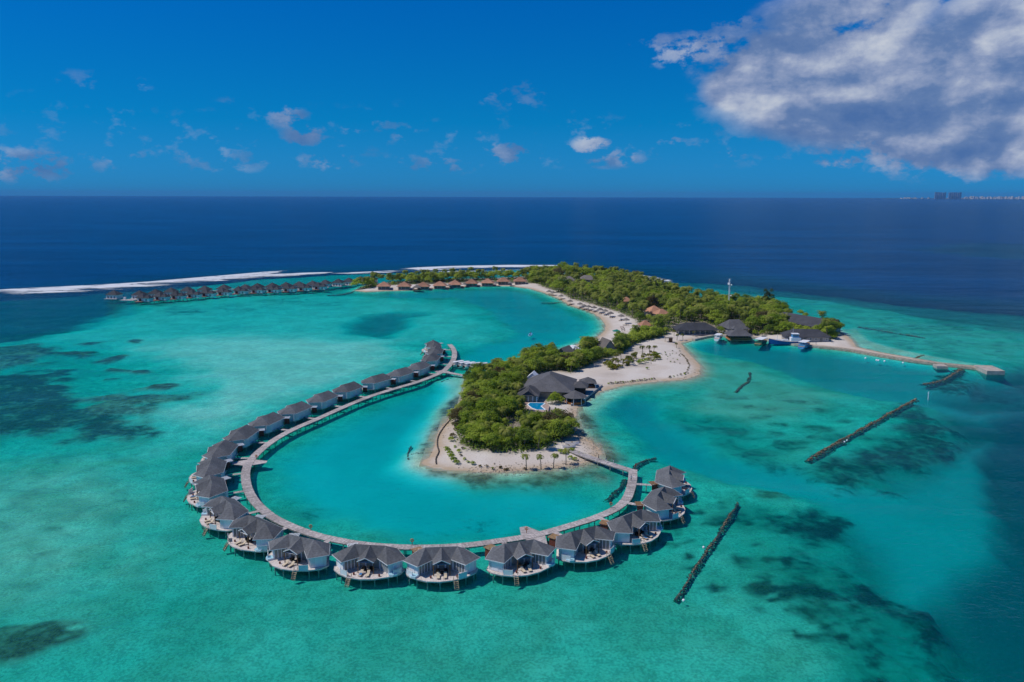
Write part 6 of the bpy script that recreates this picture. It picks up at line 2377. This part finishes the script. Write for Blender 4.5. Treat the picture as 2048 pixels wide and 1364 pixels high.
# pier pavilion by the bungalows, hut by the harbour
p = G(834, 581.5, 0)
root = empty('pier_pavilion', (p.x, p.y, 0), 0, 'dark little thatched pavilion on stilts off the bungalow beach', 'pavilion')
mb = MB()
hip_roof(mb, 5.4, 4.6, 3.0, 5.2, .8, .6)
mb.build('roof', M_THATCH, root)
mb = MB()
mb.box((0, 0, .8), (7.5, 6.0, .25))
mb.build('deck', M_TEAK, root)
for s_ in (-2.5, 2.5):
    for y_ in (-2.1, 2.1):
        mb = MB()
        mb.box((s_, y_, 1.0), (.2, .2, 4.2))
        mb.build('post', M_TEAK, root)
p = at_ground(1337, 682)
root = empty('beach_hut', p, R(8), 'lone open beach shelter with flat roof on the neck sand', 'shelter')
mb = MB()
mb.box((0, 0, 2.4), (4.4, 3.0, .16))
mb.build('roof', M_THATCH, root)
mb = MB()
mb.box((1.2, 0, 1.1), (1.6, 1.6, 2.4))
mb.build('cabin', M_TEAK, root)
mb = MB()
mb.box((-1.9, 0, 1.1), (.14, .14, 2.5))
mb.build('post', M_TEAK, root)
p = at_ground(1138, 893)
for i, (dx, dy) in enumerate(((0, 0), (1.2, 3.2))):
    root = empty('beach_rowboat', (p.x + dx, p.y + dy, p.z), R(15 - 20 * i), ('pale upturned boat on the sand by the footbridge landing, nearer one', 'pale boat on the sand by the footbridge landing, farther one')[i], 'boat')
    mb = MB()
    hull(mb, 4.6, 1.6, .5, .2, 0, 1, .3, .6)
    mb.build('hull', [M_PANEL, M_PALEWALL], root)
    mb = MB()
    mb.box((0, 0, .72), (.3, 1.3, .06))
    mb.build('seat', M_TEAK, root)

# radio mast
p = at_ground(1456, 632)
root = empty('radio_mast', p, R(10), 'tall white lattice radio mast with dishes above the forest', 'radio mast')
mb = MB()
H = 24.5
legs = [(math.cos(a) * .55, math.sin(a) * .55) for a in (0, 2.094, 4.189)]
for lx_, ly_ in legs:
    mb.tube([(lx_, ly_, -.3), (lx_ * .7, ly_ * .7, H)], .09, 5)
for i in range(24):
    z0, z1 = H * i / 24, H * (i + 1) / 24
    for k in range(3):
        a, b = legs[k], legs[(k + 1) % 3]
        mb.bar((a[0] * .9, a[1] * .9, z0), (b[0] * .9, b[1] * .9, z1), .05, .05)
mb.build('lattice', M_PANEL, root)
for z_, s_, r_ in ((21.5, -1, 1.0), (20.6, 1, .7), (13.5, 1, .6), (9.5, -1, .5)):
    mb = MB()
    mb.tube([(s_ * .6, -.5, z_), (s_ * 1.2, -.9, z_)], [.25, r_ * .8], 10)
    mb.build('dish', M_PANEL, root)
mb = MB()
mb.box((0, 0, H - .9), (.9, .9, 1.8))
mb.build('antenna_panel', M_PANEL, root)

# orange lifebuoy posts on the boardwalk's rail
mb = MB()
mb.box((0, 0, .75), (.14, .14, 1.5))
LPOST = mb.mesh('lifebuoy_post', M_ORANGE)
mb = MB()
n = 12
mb.tube([(math.cos(2 * math.pi * k / n) * .33, -.12, 1.15 + math.sin(2 * math.pi * k / n) * .33) for k in range(n + 1)], .09, 6, 0, False)
LRING = mb.mesh('lifebuoy_ring', plain('orange_plastic', (.62, .20, .05), .5, .1))
for i, (x, y, lab) in enumerate(((622, 1061, 'below the ninth villa on the lower left bend'), (825, 1088, 'opposite the sixth villa'), (1053, 1066, 'at the wide platform of the lower right bend'), (513, 919, 'at the platform of the left bend'), (1220, 1015, 'on the inner rail of the lower right bend'))):
    p = G(x, y, DECK_Z)
    j = min(range(len(walk_line)), key=lambda i: (walk_line[i] - p).length)
    d = (p - walk_line[j])
    p = walk_line[j] + d.normalized() * min(d.length, 1.15 if i not in (2, 3) else 3.5)
    root = empty('lifebuoy_stand', (p.x, p.y, DECK_Z), 0, f'orange lifebuoy stand on the boardwalk {lab}', 'lifebuoy', 'lifebuoy stands on the boardwalk')
    put('post', LPOST, root)
    put('ring', LRING, root)


# ------------------------------------------------------------------ people
def person_mesh(stride):
    me = bpy.data.meshes.new('person_body')
    s = stride
    V = [(0, 0, .95), (0, 0, 1.15), (0, 0, 1.40), (0, .0, 1.52), (0, .02, 1.66), (0, .01, 1.74),
         (.10, 0, .90), (.12, s * .5, .50), (.12, s * .55, .08), (.12, s * .55 + .14, .04),
         (-.10, 0, .90), (-.12, -s * .4, .50), (-.12, -s * .8, .10), (-.12, -s * .8 + .14, .05),
         (.19, 0, 1.40), (.25, -s * .3, 1.13), (.24, -s * .3 + .12, .90), (.24, -s * .3 + .17, .82),
         (-.19, 0, 1.40), (-.25, s * .3, 1.13), (-.24, s * .3 + .12, .90), (-.24, s * .3 + .17, .82)]
    E = [(0, 1), (1, 2), (2, 3), (3, 4), (4, 5), (0, 6), (6, 7), (7, 8), (8, 9), (0, 10), (10, 11), (11, 12), (12, 13), (2, 14), (14, 15), (15, 16), (16, 17), (2, 18), (18, 19), (19, 20), (20, 21)]
    rad = [.15, .13, .16, .06, .10, .085, .09, .06, .045, .04, .09, .06, .045, .04, .065, .045, .035, .035, .065, .045, .035, .035]
    me.from_pydata(V, E, [])
    o = bpy.data.objects.new('person_body', me)
    COL.objects.link(o)
    sk = o.modifiers.new('skin', 'SKIN')
    for v, r_ in zip(me.skin_vertices[0].data, rad):
        v.radius = (r_, r_ * .85)
    me.skin_vertices[0].data[0].use_root = True
    su = o.modifiers.new('sub', 'SUBSURF')
    su.levels = 1
    dg = bpy.context.evaluated_depsgraph_get()
    out = bpy.data.meshes.new_from_object(o.evaluated_get(dg))
    bpy.data.objects.remove(o)
    return out


PB = [person_mesh(.12), person_mesh(.42)]
M_SKIN = plain('skin', (.38, .22, .14), .6, .05)
M_HAIR = plain('dark_hair', (.03, .02, .015), .6, .1)
mb = MB()
mb.tube([(0, -.02, 1.62), (0, -.02, 1.72), (0, 0, 1.80), (0, .0, 1.83)], [.10, .12, .09, .02], 8)
HAIR = mb.mesh('person_hair', M_HAIR, True)
CLOTH = {n_: plain(n_ + '_cloth', c, .8, .1) for n_, c in (('white', (.75, .75, .74)), ('blue', (.03, .07, .28)), ('red', (.45, .06, .04)), ('grey', (.16, .16, .18)), ('dark', (.05, .05, .07)))}


def person(p, rz, pose, topc, legc, label):
    root = empty('person', p, rz, label, 'person')
    me = PB[pose].copy()
    me.materials.clear()
    for mm in (M_SKIN, CLOTH[topc], CLOTH[legc]):
        me.materials.append(mm)
    mi = []
    for f in me.polygons:
        z = f.center.z
        arm = abs(f.center.x) > .205 and z < 1.25
        mi.append(0 if z > 1.47 or arm or z < .10 else (1 if z > .93 else 2))
    me.polygons.foreach_set('material_index', mi)
    me.shade_smooth()
    put('body', me, root)
    put('hair', HAIR, root)


for x, y, rz, pose, a, b, lab, z_ in ((1212, 924.5, R(70), 1, 'blue', 'white', 'person in blue top and white trousers walking over the beach footbridge', DECK_Z),
                                      (1227, 929.5, R(250), 0, 'white', 'white', 'person all in white standing on the beach footbridge', DECK_Z),
                                      (1197, 920, R(80), 1, 'grey', 'dark', 'person in grey walking at the landward end of the beach footbridge', DECK_Z),
                                      (1262, 962, R(10), 1, 'white', 'grey', 'person in white shirt walking on the boardwalk by the first villa', DECK_Z),
                                      (1271, 938, R(200), 0, 'red', 'dark', 'person in red at the corner where footbridge and boardwalk meet', DECK_Z),
                                      (1131, 868, R(100), 0, 'dark', 'grey', 'person in dark clothes under the trees beside the east beach', None),
                                      (1664, 686, R(30), 0, 'white', 'dark', 'person in white shirt at the root of the causeway', None),
                                      (1632, 689, R(30), 1, 'white', 'grey', 'person in white shirt walking on the harbour quay', None)):
    p = G(x, y, z_ if z_ else 1.0)
    p.z = z_ - .0 if z_ else max(height_at(p.x, p.y), .95)
    person(p, rz, pose, a, b, lab)
p = G(1061, 671, 0)
person(Vector((p.x, p.y, .45)), R(40), 0, 'red', 'dark', 'person in red standing in the white dinghy')

# ------------------------------------------------------------------ far town on the horizon
m, t = mat('tower_concrete')
co = t.node('ShaderNodeTexCoord').outputs['Object']
oi = t.node('ShaderNodeObjectInfo').outputs['Random']
wv = t.node('ShaderNodeTexBrick', {'Vector': co, 'Scale': .05, 'Color1': (.10, .13, .17, 1), 'Color2': (.16, .19, .23, 1), 'Mortar': (.45, .45, .45, 1), 'Mortar Size': .02}).outputs[0]
finish(t, t.mix(oi, wv, (.22, .24, .28, 1)), .7)
M_TOWER = m
M_TOWN = plain('town_walls', (.62, .58, .52), .8, .2, .01)
M_ISLE = plain('far_island_green', (.06, .09, .06), .9, .4, .004)
tb = G(1980, 398.6)
base_y = tb.y


def far_pt(px, k=1.0):
    q = G(px, 398.0)
    f = base_y * k / q.y
    return Vector((q.x * f, q.y * f, 0))


mb = MB()
a = far_pt(1770)
pts = []
for i in range(34):
    px = 1770 + i * 13
    pts.append((far_pt(px, 1.0 + .01 * math.sin(i)), 3 + 5 * min(1, i / 6) + 2 * math.sin(i * 1.3)))
for (p0, h0), (p1, h1) in zip(pts, pts[1:]):
    for dy0, dy1, za, zb in ((0, 60, .0, .4), (60, 500, .4, 1.0), (500, 1400, 1.0, .8)):
        mb.poly([(p0.x, p0.y + dy0, h0 * za), (p1.x, p1.y + dy0, h1 * za), (p1.x, p1.y + dy1, h1 * zb), (p0.x, p0.y + dy1, h0 * zb)])
o = mb.build('far_island', M_ISLE)
tag(o, 'low far island on the right horizon', None, None, 'structure')
rq = random.Random(6)
tpx = FOC / base_y
k = 0
for cx, n_, w_ in ((1883.5, 6, 22), (1913, 6, 25)):
    for i in range(n_):
        x = cx - w_ / 2 + (i + .5) * w_ / n_
        p = far_pt(x, 1.0 + .004 * (i % 2))
        h = (12.6 + rq.uniform(-.6, .6)) / tpx
        ww = w_ / n_ / tpx * .80
        root = empty('apartment_tower', (p.x, p.y + 80, 3), 0, f'bluish far apartment tower, {ORD[i]} from the left in the {"left" if cx < 1900 else "right"} horizon cluster', 'tower', 'far apartment towers')
        mb = MB()
        mb.prism([(-ww / 2, -ww / 2), (ww / 2, -ww / 2), (ww / 2, ww / 2), (-ww / 2, ww / 2)], 0, h)
        mb.build('block', M_TOWER, root)
        mb = MB()
        mb.box((ww * .1, 0, h + 2), (ww * .4, ww * .4, 5))
        mb.build('roof_house', M_TOWER, root)
mb = MB()
for i in range(170):
    x = rq.uniform(1800, 2060) if i < 60 else rq.uniform(1930, 2080)
    p = far_pt(x, 1.0 + rq.uniform(0, .04))
    h = rq.uniform(1.2, 3.4 if x < 1935 else 6.0) / tpx
    mb.box((p.x, p.y + 120, h / 2 + 3), (rq.uniform(1, 3.2) / tpx, 60, h))
o = mb.build('far_town', M_TOWN)
tag(o, 'pale low houses of the far town along the right horizon', None, None, 'stuff')

# ------------------------------------------------------------------ sea air
mb = MB()
E_ = FAR + 500
mb.prism([(-E_, -E_), (E_, -E_), (E_, E_), (-E_, E_)], -48.0, 150.0)
m, t = mat('sea_air')
pv = t.node('ShaderNodeVolumePrincipled', {'Color': (.16, .50, 1.0, 1), 'Density': 3.2e-5, 'Anisotropy': 0.0})
t.node('ShaderNodeOutputMaterial', {'Volume': pv.outputs[0]})
hz = mb.build('haze', m)
tag(hz, 'thin blue sea haze over the whole view', None, None, 'stuff')
